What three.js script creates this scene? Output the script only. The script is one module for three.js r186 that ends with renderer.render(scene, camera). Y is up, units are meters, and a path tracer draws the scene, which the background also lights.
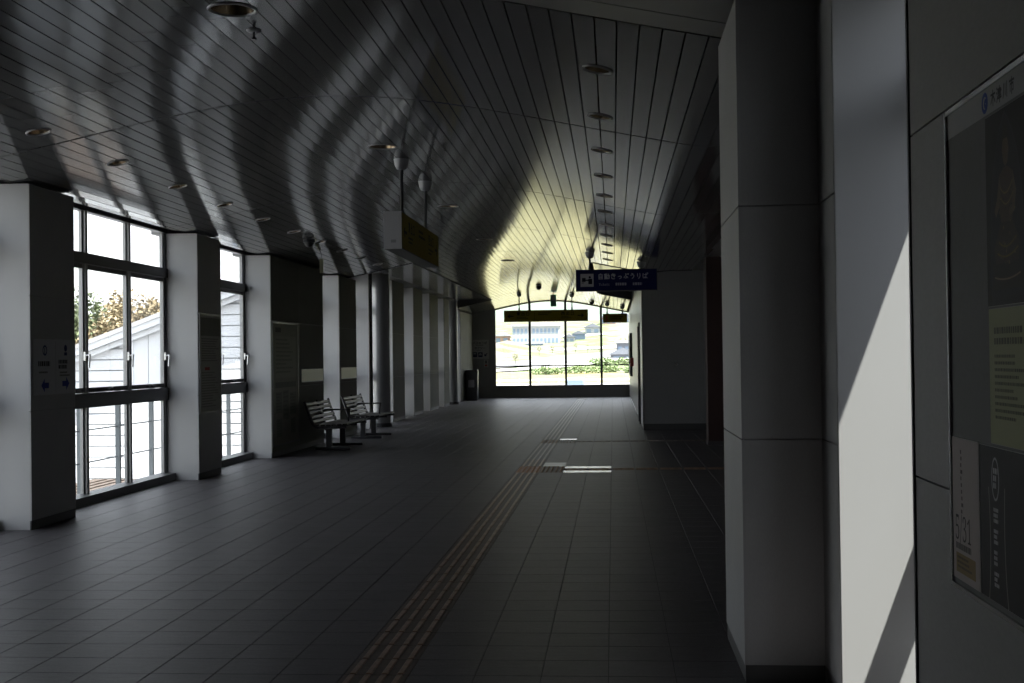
import * as THREE from 'three';
import { mergeGeometries } from 'three/addons/utils/BufferGeometryUtils.js';
import { RoundedBoxGeometry } from 'three/addons/geometries/RoundedBoxGeometry.js';
import { Brush, Evaluator, SUBTRACTION } from 'three-bvh-csg';

// ------------------------------------------------------------------ camera, sky, sun, exposure
// The concourse runs along -z: a place D metres ahead of the camera lies at z = -D.
const scene = new THREE.Scene();
const camera = new THREE.PerspectiveCamera(2 * Math.atan(341.5 / 1289) * 180 / Math.PI, 1024 / 683, 0.05, 6000);
camera.position.set(0, 1.43, 0);
camera.rotation.set(0.012615, 0.078039, -0.0125, 'YXZ');
scene.add(camera);

const SKY_LEVEL = 1.4;
{
  const W = 256, H = 128, data = new Float32Array(W * H * 4);
  for (let r = 0; r < H; r++) {
    const e = ((r + 0.5) / H - 0.5) * Math.PI, s = Math.max(0, Math.sin(e)), k = Math.pow(s, 0.55);
    const c = e > -0.02 ? [1.03 - 0.31 * k, 1.03 - 0.25 * k, 1.05 - 0.12 * k] : [0.42, 0.42, 0.38];
    for (let x = 0; x < W; x++) data.set([c[0] * SKY_LEVEL, c[1] * SKY_LEVEL, c[2] * SKY_LEVEL, 1], (r * W + x) * 4);
  }
  const t = new THREE.DataTexture(data, W, H, THREE.RGBAFormat, THREE.FloatType);
  t.mapping = THREE.EquirectangularReflectionMapping; t.magFilter = THREE.LinearFilter; t.minFilter = THREE.LinearFilter; t.needsUpdate = true;
  scene.background = t; scene.environment = t;
}
const sun = new THREE.DirectionalLight(new THREE.Color(1, 0.96, 0.9), 12);
sun.position.set(40, 108, 20 - 15); sun.target.position.set(0, 0, -15); sun.castShadow = true;
Object.assign(sun.shadow.camera, { left: -70, right: 70, top: 70, bottom: -70, near: 1, far: 400 });
sun.shadow.mapSize.set(4096, 4096);
scene.add(sun, sun.target);
const renderer = new THREE.WebGLRenderer({ antialias: true });
renderer.toneMapping = THREE.LinearToneMapping;
renderer.toneMappingExposure = 2.35;
renderer.shadowMap.enabled = true;

// ------------------------------------------------------------------ helpers
let seed = 20240531;
const rnd = () => { seed = (seed * 1664525 + 1013904223) >>> 0; return seed / 4294967296; };
const rr = (a, b) => a + (b - a) * rnd();
const used = new Map();
const numbered = (n) => { const k = used.get(n) || 0; used.set(n, k + 1); return k ? n + '_' + String(k).padStart(3, '0') : n; };
const sh = (o) => { o.castShadow = true; o.receiveShadow = true; return o; };
function tag(o, label, category, group, kind) {
  o.userData = { label, category }; if (group) o.userData.group = group; if (kind) o.userData.kind = kind; return o;
}
function thing(name, label, category, [x, y, d] = [0, 0, 0], turn = 0, group, kind) {
  const g = new THREE.Group(); g.name = numbered(name); g.position.set(x, y, -d); g.rotation.y = turn;
  tag(g, label, category, group, kind); scene.add(g); return g;
}
const part = (name, geo, m, parent) => { const o = sh(new THREE.Mesh(geo, m)); o.name = name; parent.add(o); return o; };
const UNIT = new THREE.BoxGeometry(1, 1, 1);
// a box part from x0..x1, y0..y1 and D0..D1, in the parent's own frame (z = -D)
function bx(name, x0, x1, y0, y1, d0, d1, m, parent) {
  const o = part(name, UNIT, m, parent);
  o.scale.set(Math.abs(x1 - x0), Math.abs(y1 - y0), Math.abs(d1 - d0)); o.position.set((x0 + x1) / 2, (y0 + y1) / 2, -(d0 + d1) / 2); return o;
}
const boxGeo = (x0, x1, y0, y1, d0, d1) => new THREE.BoxGeometry(Math.abs(x1 - x0), Math.abs(y1 - y0), Math.abs(d1 - d0)).translate((x0 + x1) / 2, (y0 + y1) / 2, -(d0 + d1) / 2);
const V = (x, y, z) => new THREE.Vector3(x, y, z);
function rod(a, b, r, seg = 10) {
  const d = b.clone().sub(a), g = new THREE.CylinderGeometry(r, r, d.length(), seg);
  g.applyQuaternion(new THREE.Quaternion().setFromUnitVectors(V(0, 1, 0), d.clone().normalize())); g.translate(...a.clone().add(b).multiplyScalar(0.5).toArray()); return g;
}
const lin = (r, g, b) => new THREE.Color().setRGB(r, g, b);
const mat = (c, roughness = 0.6, metalness = 0, more = {}) => new THREE.MeshPhysicalMaterial({ color: Array.isArray(c) ? lin(...c) : c, roughness, metalness, ...more });
function noiseTex(n, fn, srgb = true) {
  const data = new Uint8Array(n * n * 4);
  for (let y = 0; y < n; y++) for (let x = 0; x < n; x++) { const v = fn(x, y); data.set([v[0], v[1], v[2], 255], (y * n + x) * 4); }
  const t = new THREE.DataTexture(data, n, n); t.wrapS = t.wrapT = THREE.RepeatWrapping; t.magFilter = THREE.LinearFilter; t.minFilter = THREE.LinearMipmapLinearFilter; t.generateMipmaps = true;
  if (srgb) t.colorSpace = THREE.SRGBColorSpace; t.needsUpdate = true; return t;
}
// tileable value noise
function valueNoise(px, py, s) {
  const h = (i, j) => { let t = Math.imul(((i % px) + px) % px + 131, 374761393) ^ Math.imul(((j % py) + py) % py + s * 977, 668265263); t = Math.imul(t ^ (t >>> 13), 1274126177); return ((t ^ (t >>> 16)) >>> 0) / 4294967296; };
  return (u, v) => { const x = u * px, y = v * py, i = Math.floor(x), j = Math.floor(y), f = x - i, g = y - j, a = f * f * (3 - 2 * f), b = g * g * (3 - 2 * g);
    return (h(i, j) * (1 - a) + h(i + 1, j) * a) * (1 - b) + (h(i, j + 1) * (1 - a) + h(i + 1, j + 1) * a) * b; };
}
const clamp255 = (v) => Math.max(0, Math.min(255, v));

// ------------------------------------------------------------------ materials
const nA = valueNoise(8, 64, 1), nB = valueNoise(24, 160, 2), nC = valueNoise(128, 128, 3), nD = valueNoise(5, 5, 4);
const tileTex = noiseTex(256, (x, y) => { const u = x / 256, v = y / 256, k = 200 + 34 * (nA(u, v) - 0.5) + 34 * (nB(u, v) - 0.5) + 40 * (nC(u, v) - 0.5); return [clamp255(k), clamp255(k), clamp255(k)]; });
const tileBump = noiseTex(256, (x, y) => { const u = x / 256, v = y / 256, k = 128 + 90 * (nB(u, v) - 0.5) + 70 * (nC(u, v) - 0.5); return [clamp255(k), clamp255(k), clamp255(k)]; }, false);
const speck = noiseTex(256, (x, y) => { const u = x / 256, v = y / 256, k = 240 + 6 * (nD(u, v) - 0.5) + 8 * (nC(u, v) - 0.5); return [clamp255(k), clamp255(k), clamp255(k)]; });
const tileMats = [0.098, 0.105, 0.113].map((a) => mat([a * 1.05, a * 0.96, a * 1.02], 0.47, 0, { specularIntensity: 0.75, map: tileTex, bumpMap: tileBump, bumpScale: 0.0006 }));
const grout = mat([0.045, 0.044, 0.045], 0.85);
const tactileOf = (base, bar) => [mat(base, 0.5, 0, { map: tileTex, specularIntensity: 0.7 }), mat(bar, 0.42, 0, { map: tileTex })];
const tactile = tactileOf([0.115, 0.085, 0.07], [0.34, 0.22, 0.14]);
const tactileWarm = tactileOf([0.3, 0.13, 0.07], [0.42, 0.19, 0.09]);
const tactileGrey = tactileOf([0.12, 0.11, 0.1], [0.27, 0.235, 0.2]);
const glossTile = mat([0.13, 0.127, 0.12], 0.22);
const satinTile = mat([0.13, 0.127, 0.125], 0.34);
const panelMats = [0.405, 0.415, 0.425].map((a) => mat([a, a, a * 1.01], 0.55, 0, { map: speck, specularIntensity: 0.5 }));
const oliveMats = [0.17, 0.18].map((a) => mat([a, a * 1.01, a * 0.86], 0.7, 0, { map: speck, specularIntensity: 0.3 }));
const coreMat = mat([0.3, 0.3, 0.3], 0.8);
const jambMat = mat([0.41, 0.41, 0.415], 0.55, 0, { specularIntensity: 0.5 });
const frameMat = mat([0.1, 0.1, 0.103], 0.42, 0.5);
const frameLight = mat([0.3, 0.3, 0.3], 0.38, 0.5);
const silver = mat([0.62, 0.62, 0.62], 0.25, 0.85);
const black = mat([0.02, 0.02, 0.021], 0.4);
const blackSkirt = mat([0.06, 0.06, 0.062], 0.45);
const glass = new THREE.MeshPhysicalMaterial({ color: lin(0.95, 0.97, 0.96), roughness: 0, metalness: 0, transmission: 1, thickness: 0, ior: 1.5 });
const stripMats = [0.135, 0.142, 0.15].map((a) => mat([a, a, a * 1.01], 0.115, 0.2));
const plainCeil = mat([0.2, 0.2, 0.2], 0.35, 0.1);
const soffitMat = mat([0.16, 0.16, 0.165], 0.16, 0.2);
const voidMat = mat([0.1, 0.1, 0.1], 0.9);
const roofMat = mat([0.3, 0.3, 0.3], 0.7);
const bronze = mat([0.34, 0.26, 0.17], 0.25, 0.85);
const steelGrey = mat([0.28, 0.28, 0.29], 0.35, 0.5);
const darkMetal = mat([0.05, 0.05, 0.055], 0.35, 0.5);

// ------------------------------------------------------------------ lettering (strokes on a 100 grid)
const GLYPH = {
  自: [[50, 4, 42, 18], [22, 95, 22, 18, 78, 18, 78, 95], [22, 43, 78, 43], [22, 67, 78, 67], [22, 91, 78, 91]],
  動: [[8, 14, 48, 8], [4, 24, 54, 24], [30, 10, 30, 90], [12, 36, 12, 66, 48, 66, 48, 36, 12, 36], [12, 51, 48, 51], [8, 78, 52, 78], [4, 93, 56, 88], [58, 32, 92, 32, 90, 70, 84, 92, 74, 86], [74, 8, 74, 40, 68, 70, 54, 94]],
  き: [[20, 22, 80, 16], [16, 42, 84, 36], [42, 4, 56, 34, 72, 62, 56, 58], [24, 62, 22, 80, 36, 92, 72, 92]],
  っ: [[25, 58, 60, 48, 78, 58, 74, 78, 48, 92]],
  ぷ: [[40, 10, 56, 20], [50, 24, 42, 40, 54, 58, 52, 82, 38, 84], [28, 54, 14, 80], [66, 56, 80, 80], [84, 8, 92, 16, 84, 24, 76, 16, 84, 8]],
  う: [[36, 8, 62, 14], [22, 38, 56, 28, 76, 40, 72, 66, 44, 94]],
  り: [[30, 10, 28, 50, 34, 60], [68, 8, 72, 50, 62, 78, 44, 94]],
  ば: [[16, 10, 12, 50, 18, 90], [34, 32, 84, 28], [62, 10, 62, 78, 48, 88, 36, 80, 44, 70, 62, 72, 84, 88], [78, 4, 84, 14], [90, 0, 96, 10]],
  バ: [[34, 24, 24, 60, 8, 88], [62, 20, 78, 52, 90, 86], [76, 4, 82, 14], [88, 0, 94, 10]],
  ス: [[16, 16, 78, 16, 58, 50, 12, 90], [54, 54, 88, 90]],
  の: [[50, 18, 44, 60, 28, 80, 14, 62, 26, 30, 56, 16, 84, 40, 80, 70, 56, 90]],
  タ: [[42, 6, 30, 36, 10, 58], [40, 22, 82, 22, 66, 62, 26, 94], [32, 44, 66, 62]],
  ク: [[42, 6, 30, 36, 10, 58], [40, 22, 82, 22, 66, 62, 26, 94]],
  シ: [[20, 12, 40, 24], [12, 38, 32, 50], [16, 88, 56, 72, 86, 26]],
  ー: [[10, 50, 90, 50]],
  東: [[10, 16, 90, 16], [24, 30, 24, 62, 76, 62, 76, 30, 24, 30], [24, 46, 76, 46], [50, 4, 50, 96], [48, 62, 10, 92], [52, 62, 90, 92]],
  西: [[8, 12, 92, 12], [14, 34, 14, 92, 86, 92, 86, 34, 14, 34], [38, 12, 36, 50, 26, 62], [62, 12, 62, 58, 78, 58]],
  出: [[50, 4, 50, 92], [22, 16, 22, 44, 78, 44, 78, 16], [12, 56, 12, 92, 88, 92, 88, 56]],
  口: [[18, 18, 18, 90, 82, 90, 82, 18, 18, 18]],
  木: [[8, 28, 92, 28], [50, 4, 50, 96], [48, 30, 8, 80], [52, 30, 92, 80]],
  津: [[8, 10, 20, 20], [4, 36, 16, 46], [6, 92, 22, 62], [34, 22, 84, 22, 84, 46, 34, 46], [28, 34, 96, 34], [36, 60, 88, 60], [28, 74, 96, 74], [60, 4, 60, 98]],
  川: [[22, 12, 20, 60, 8, 90], [50, 16, 50, 80], [80, 8, 80, 94]],
  市: [[50, 4, 50, 18], [8, 20, 92, 20], [22, 80, 22, 38, 78, 38, 78, 78, 68, 78], [50, 20, 50, 96]],
};
function glyphs(g, text, x, y, s, color, w = 0.1, gap = 1.06, down = false) {
  g.strokeStyle = color; g.lineWidth = s * w; g.lineCap = 'round'; g.lineJoin = 'round';
  [...text].forEach((c, i) => {
    const ox = down ? x : x + i * s * gap, oy = down ? y + i * s * gap : y;
    for (const k of GLYPH[c] || []) { g.beginPath(); for (let j = 0; j < k.length; j += 2) g[j ? 'lineTo' : 'moveTo'](ox + k[j] * s / 100, oy + k[j + 1] * s / 100); g.stroke(); }
  });
}
function canvasMat(w, h, draw, rough = 0.6) {
  const c = document.createElement('canvas'); c.width = w; c.height = h; const g = c.getContext('2d'); draw(g, w, h);
  const t = new THREE.CanvasTexture(c); t.colorSpace = THREE.SRGBColorSpace; t.anisotropy = 8;
  return new THREE.MeshPhysicalMaterial({ map: t, roughness: rough, specularIntensity: 0.4 });
}
// rows of small block marks where the print is too small to read
function fineprint(g, x, y, w, h, rows, color, fill = 0.62) {
  g.fillStyle = color; const rh = h / rows;
  for (let i = 0; i < rows; i++) { let cx = x; const end = x + w * rr(0.55, 1); while (cx < end) { const cw = rh * rr(0.35, 0.8); g.fillRect(cx, y + i * rh, Math.min(cw, end - cx), rh * fill); cx += cw + rh * 0.18; } }
}
function arrow(g, x, y, s, ang, color) {
  g.save(); g.translate(x, y); g.rotate(ang); g.fillStyle = color; g.beginPath();
  for (const [a, b] of [[-1, -0.32], [0.1, -0.32], [0.1, -0.8], [1, 0], [0.1, 0.8], [0.1, 0.32], [-1, 0.32]]) g.lineTo(a * s, b * s); g.closePath(); g.fill(); g.restore();
}
function lineArrow(g, x, y, s, ang, color, w) {
  g.save(); g.translate(x, y); g.rotate(ang); g.strokeStyle = color; g.lineWidth = w; g.beginPath(); g.moveTo(-s, 0); g.lineTo(s, 0); g.moveTo(s * 0.35, -s * 0.6); g.lineTo(s, 0); g.lineTo(s * 0.35, s * 0.6); g.stroke(); g.restore();
}
// a flat face carrying print: facing +x on the left wall, -x on the right wall, or +z
function printX(name, x, y0, y1, d0, d1, m, parent, dir = 1) {
  const o = part(name, new THREE.PlaneGeometry(Math.abs(d1 - d0), y1 - y0), m, parent); o.rotation.y = dir * Math.PI / 2; o.position.set(x, (y0 + y1) / 2, -(d0 + d1) / 2); return o;
}
function printZ(name, x0, x1, y0, y1, d, m, parent) {
  const o = part(name, new THREE.PlaneGeometry(x1 - x0, y1 - y0), m, parent); o.position.set((x0 + x1) / 2, (y0 + y1) / 2, -d); return o;
}

// ------------------------------------------------------------------ dimensions
const XL = -5.0, XLW = -5.45, MID = -2.2, FAR = 46, BACK = -6.5;
const PU = [0, 0.5, 1.0, 1.5, 2.0, 2.5, 2.8, 2.95, 3.3, 6], PY = [3.46, 3.436, 3.37, 3.277, 3.172, 3.07, 3.012, 3.0, 3.03, 3.03];
const PM = PY.map((_, i) => (i === 0 || i >= PY.length - 2 ? 0 : (PY[i + 1] - PY[i - 1]) / (PU[i + 1] - PU[i - 1])));
function prof(X) {                                                    // smooth cross-section of the vault
  const u = Math.abs(X - MID); let i = 0; while (i < PU.length - 2 && PU[i + 1] < u) i++;
  const h = PU[i + 1] - PU[i], t = Math.min(1, (u - PU[i]) / h), a = 1 - t;
  return PY[i] * (1 + 2 * t) * a * a + PY[i + 1] * (1 + 2 * a) * t * t + h * (PM[i] * t * a * a - PM[i + 1] * a * t * t);
}
const JOINTS = [6.5, 9.75, 14.62, 19.49, 24.36, 29.23, 34.1, 38.97, 43.84, FAR - 0.06];
const SLOT_L = [-3.8, 24.36, 40.4], SLOT_R = [-0.37, 24.36, 36.4], SLOT_Y = 3.26;

// ------------------------------------------------------------------ floor
const TX0 = -0.04, TD0 = 5.796, T = 0.3;
{
  const floor = thing('floor', 'dark grey tiled concourse floor with a ribbed guide strip', 'floor', [0, 0, 0], 0, null, 'structure');
  bx('grout_bed', -5.5, 4.1, -0.25, -0.004, BACK, FAR + 0.2, grout, floor);
  // tile geometries: a slab with bevelled upper edges, with four positions of the streaks
  const slab = (w, du) => {
    const h = w / 2, b = 0.0015, y1 = 0, y0 = -0.012, P = [], U = [], I = [];
    const ring = [[-h, y0, -h], [h, y0, -h], [h, y0, h], [-h, y0, h], [-h, y1 - b, -h], [h, y1 - b, -h], [h, y1 - b, h], [-h, y1 - b, h], [-h + b, y1, -h + b], [h - b, y1, -h + b], [h - b, y1, h - b], [-h + b, y1, h - b]];
    const quad = (a, c, d, e) => { const n = P.length / 3; for (const k of [a, c, d, e]) { P.push(...ring[k]); U.push(ring[k][0] * 1.1 + du, ring[k][2] * 1.1 + du * 1.7); } I.push(n, n + 1, n + 2, n, n + 2, n + 3); };
    for (let k = 0; k < 4; k++) { const m = (k + 1) % 4; quad(k, k + 4, m + 4, m); quad(k + 4, k + 8, m + 8, m + 4); }
    quad(8, 11, 10, 9);
    const g = new THREE.BufferGeometry(); g.setAttribute('position', new THREE.Float32BufferAttribute(P, 3)); g.setAttribute('uv', new THREE.Float32BufferAttribute(U, 2)); g.setIndex(I); g.computeVertexNormals(); return g;
  };
  const slabs = [0.1, 0.37, 0.62, 0.88].map((d) => slab(0.296, d));
  // ribbed guide tile: slab and four bars, bars along z (turned for the branches)
  const rib = () => { const s = new THREE.Shape(); s.moveTo(-0.016, 0); s.lineTo(-0.011, 0.005); s.lineTo(0.011, 0.005); s.lineTo(0.016, 0); const g = new THREE.ExtrudeGeometry(s, { depth: 0.272, bevelEnabled: false }); g.translate(0, 0, -0.136); return g; };
  const plain = slab(0.296, 0.2).toNonIndexed();
  const ribGeo = mergeGeometries([plain, mergeGeometries([-1.5, -0.5, 0.5, 1.5].map((k) => rib().translate(k * 0.073, 0, 0)))], true);
  const dome = () => { const g = new THREE.CylinderGeometry(0.009, 0.015, 0.005, 8, 1); g.translate(0, 0.0025, 0); return g.toNonIndexed(); };
  const dots = []; for (let i = -2; i <= 2; i++) for (let j = -2; j <= 2; j++) dots.push(dome().translate(i * 0.058, 0, j * 0.058));
  const dotGeo = mergeGeometries([plain, mergeGeometries(dots)], true);
  let own = 0; const rest = [[], [], []];
  for (let k = Math.ceil((BACK + 0.2 - TD0) / T); TD0 + (k + 1) * T < FAR - 0.02; k++) {
    const d = TD0 + (k + 0.5) * T;
    for (let i = -18; i < 13; i++) {
      const x = TX0 + (i + 0.5) * T;
      if (x > 0.9 && d < 6.7) continue;
      if (x > 0.5 && d > 25) continue;
      const place = (name, geo, m, turn = 0) => { const o = part(name, geo, m, floor); o.position.set(x, 0, -d); o.rotation.y = turn; return o; };
      const tone = Math.floor(rnd() * 3), variant = Math.floor(rnd() * 4);
      const pad1 = k >= 34 && k <= 36, pad2 = k >= 52 && k <= 54;
      if (i === -4 || (i === -3 && (pad1 || pad2))) {                 // main guide strip and the warning pads
        if (pad1) place('warning_tile', dotGeo, i === -4 ? tactileWarm : tactile);
        else if (pad2) place('warning_tile', dotGeo, i === -4 ? tactile : tactileGrey);
        else place('guide_tile', ribGeo, k > 40 ? tactileGrey : tactile);
        continue;
      }
      if (i > -3 && k === 35) { place('guide_tile', ribGeo, tactile, Math.PI / 2); continue; }
      if (i > -3 && k === 53) { place('guide_tile', ribGeo, tactileGrey, Math.PI / 2); continue; }
      if ((k === 34 || k === 36) && (i === -2 || i === -1)) { place('polished_tile', slabs[variant], glossTile); continue; }
      if (((k === 37 || k === 38) && i === -3) || (k === 55 && i === -3)) { place('polished_tile', slabs[variant], k === 55 ? glossTile : satinTile); continue; }
      if (k >= -1 && own < 300 && x > -0.49 * d - 0.2 && x < 0.7) { place('floor_tile', slabs[variant], tileMats[tone]); own++; continue; }
      rest[tone].push(slabs[variant].clone().translate(x, 0, -d));
    }
  }
  rest.forEach((g, i) => { const o = part('distant_floor_tiles', mergeGeometries(g), tileMats[i], floor); o.userData.kind = 'stuff'; });
}

// ------------------------------------------------------------------ left wall with its window bays
const SEG_L = [[BACK, 7.17], [10.74, 11.66], [15.24, 16.14], [18.6, 22.0], [23.35, 24.9], [26.25, 26.6], [29.1, 30.7], [32.2, 33.75], [35.1, 36.75], [38.1, 39.2], [42.2, FAR]];
const wallTop = (d) => (d > SLOT_L[1] && d < SLOT_L[2] ? SLOT_Y - 0.012 : 2.985);
{
  const wall = thing('wall_left', 'left wall of grey panelled piers between tall window bays', 'wall', [0, 0, 0], 0, null, 'structure');
  for (const [a, b] of SEG_L) {
    const olive = a > 18, top = wallTop((a + b) / 2), P = 0.014;
    bx('wall_core', XLW - 0.02, XL - P, 0, top, a + P, b - P, coreMat, wall);
    const n = Math.max(1, Math.round((b - a) / 1.7)), ys = [0.08, 1.02, 2.02, top];
    for (let i = 0; i < n; i++) for (let j = 0; j < 3; j++) {
      const d0 = a + (b - a) * i / n + (i ? 0.003 : 0), d1 = a + (b - a) * (i + 1) / n - (i < n - 1 ? 0.003 : 0);
      bx('wall_panel', XL - P, XL, ys[j] + (j ? 0.003 : 0), ys[j + 1] - 0.003, d0, d1, olive ? oliveMats[(i + j) % 2] : panelMats[(i + j) % 3], wall);
    }
    bx('jamb_panel', XLW - 0.02, XL - P, 0, top, a, a + P - 0.001, jambMat, wall);
    bx('jamb_panel', XLW - 0.02, XL - P, 0, top, b - P + 0.001, b, jambMat, wall);
    bx('skirting', XL - P - 0.002, XL - 0.004, 0, 0.078, a, b, blackSkirt, wall);
    bx('pier_cap', XLW - 0.12, XLW + 0.085, top - 0.004, Math.max(top + 0.02, 3.05), a, b, coreMat, wall);
  }
  // outer wall above the window heads, up to the roof
  bx('upper_wall', XLW - 0.12, XLW + 0.085, 3.052, 3.6, BACK, FAR, roofMat, wall);
}
let windowCount = 0;
// a window bay; side -1 opens to -x (left wall), +1 to +x (right wall); X = glass plane
function windowBay(side, X, d0, d1, n, label, handles, up = 0, low = 0) {
  const w = thing('window_' + (++windowCount), label, 'window', [0, 0, 0], 0, null, 'structure');
  const inX = (v) => X - side * v;                                   // v metres towards the room
  const f = (name, a, b, y0, y1, e0, e1, m = frameMat) => bx(name, inX(a), inX(b), y0, y1, e0, e1, m, w);
  const HEAD = 3.02, pw = (d1 - d0) / n;
  f('sill', -0.06, 0.135, 0, 0.09, d0, d1);
  f('head_frame', -0.03, 0.055, HEAD - 0.03, HEAD + 0.04, d0, d1);
  f('transom', -0.03, 0.055, 2.45 + up, 2.56 + up * 0.7, d0, d1); f('transom', -0.03, 0.055, 0.97 + low, 1.12 + low, d0, d1);
  f('outer_frame', -0.03, 0.03, 0.09, HEAD - 0.03, d0, d0 + 0.045); f('outer_frame', -0.03, 0.03, 0.09, HEAD - 0.03, d1 - 0.045, d1);
  for (let i = 1; i < n; i++) f('mullion', -0.03, 0.04, 0.09, HEAD - 0.03, d0 + i * pw - 0.03, d0 + i * pw + 0.03, frameLight);
  for (let i = 0; i < n; i++) {
    const a = d0 + i * pw + (i ? 0.032 : 0.046), b = d0 + (i + 1) * pw - (i < n - 1 ? 0.032 : 0.046);
    for (const [y0, y1] of [[0.09, 0.97 + low], [2.56 + up * 0.7, HEAD - 0.03]]) {    // fixed lights with their glazing beads
      f('glazing_bead', -0.014, 0.014, y0, y1, a, a + 0.03, frameLight); f('glazing_bead', -0.014, 0.014, y0, y1, b - 0.03, b, frameLight);
      f('pane', -0.004, 0.004, y0, y1, a + 0.03, b - 0.03, glass);
    }
    const sash = new THREE.Group(); sash.name = 'sash'; w.add(sash);
    const s = (name, p, q, y0, y1, e0, e1, m) => bx(name, inX(p), inX(q), y0, y1, e0, e1, m, sash);
    s('stile', -0.02, 0.022, 1.125 + low, 2.445 + up, a, a + 0.035, frameLight); s('stile', -0.02, 0.022, 1.125 + low, 2.445 + up, b - 0.035, b, frameLight);
    s('rail', -0.02, 0.022, 1.125 + low, 1.175 + low, a + 0.035, b - 0.035, frameMat); s('rail', -0.02, 0.022, 2.4 + up, 2.445 + up, a + 0.035, b - 0.035, frameMat);
    s('pane', -0.004, 0.004, 1.175 + low, 2.4 + up, a + 0.035, b - 0.035, glass);
    if (handles) {
      const hx = (v) => inX(v) , hz = -(b - 0.025);
      part('handle', mergeGeometries([
        new THREE.BoxGeometry(0.02, 0.09, 0.03).translate(hx(0.04), 1.5, hz),
        rod(V(hx(0.04), 1.51, hz), V(hx(0.09), 1.51, hz), 0.011),
        rod(V(hx(0.09), 1.52, hz), V(hx(0.085), 1.38, hz + 0.012), 0.011),
      ].map((g) => g.toNonIndexed())), silver, sash);
      part('latch', mergeGeometries([
        new THREE.BoxGeometry(0.03, 0.02, 0.17).translate(hx(0.045), 1.15, -(a + b) / 2),
        new THREE.BoxGeometry(0.03, 0.03, 0.06).translate(hx(0.06), 1.155, -(a + b) / 2 - 0.03),
      ]), darkMetal, sash);
    }
  }
  return w;
}
const BAYNAME = ['left window bay before the pier with the arrow notice', 'three-light window bay facing the white gabled house', 'two-light window bay beside the framed timetable', 'narrow window slot by the first bench', 'narrow window slot by the second bench', 'narrow window slot behind the first round column', 'narrow window slot between two olive panels past the columns', 'narrow window slot in the row of olive panels', 'last narrow window slot before the second round column', 'window bay beside the waste bin at the far end'];
for (let i = 1, k = 0; i < SEG_L.length; i++) {
  const d0 = SEG_L[i - 1][1], d1 = SEG_L[i][0];
  const n = Math.max(1, Math.round((d1 - d0) / 1.2)); windowBay(-1, XLW + 0.03, d0, d1, n, 'grey metal framed ' + BAYNAME[k++], d0 > 5 && d1 < 25);
  if (d0 > SLOT_L[1] - 0.5 && d1 < SLOT_L[2] + 3) bx('upper_wall', XLW - 0.06, XLW + 0.09, 3.062, SLOT_Y, d0, d1, coreMat, scene.getObjectByName('wall_left'));
}
// round columns standing in two of the recesses
for (const [x, d, label] of [[-4.92, 27.15, 'round dark steel column standing just past the benches'], [-5.02, 40.0, 'round dark steel column near the waste bin']]) {
  const c = thing('round_column', label, 'column', [x, 0, d], 0, 'round columns along the left wall');
  part('shaft', new THREE.CylinderGeometry(0.19, 0.19, 3.16, 40).translate(0, 1.66, 0), steelGrey, c);
  part('base_ring', new THREE.CylinderGeometry(0.215, 0.22, 0.08, 40).translate(0, 0.04, 0), blackSkirt, c);
}

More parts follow.
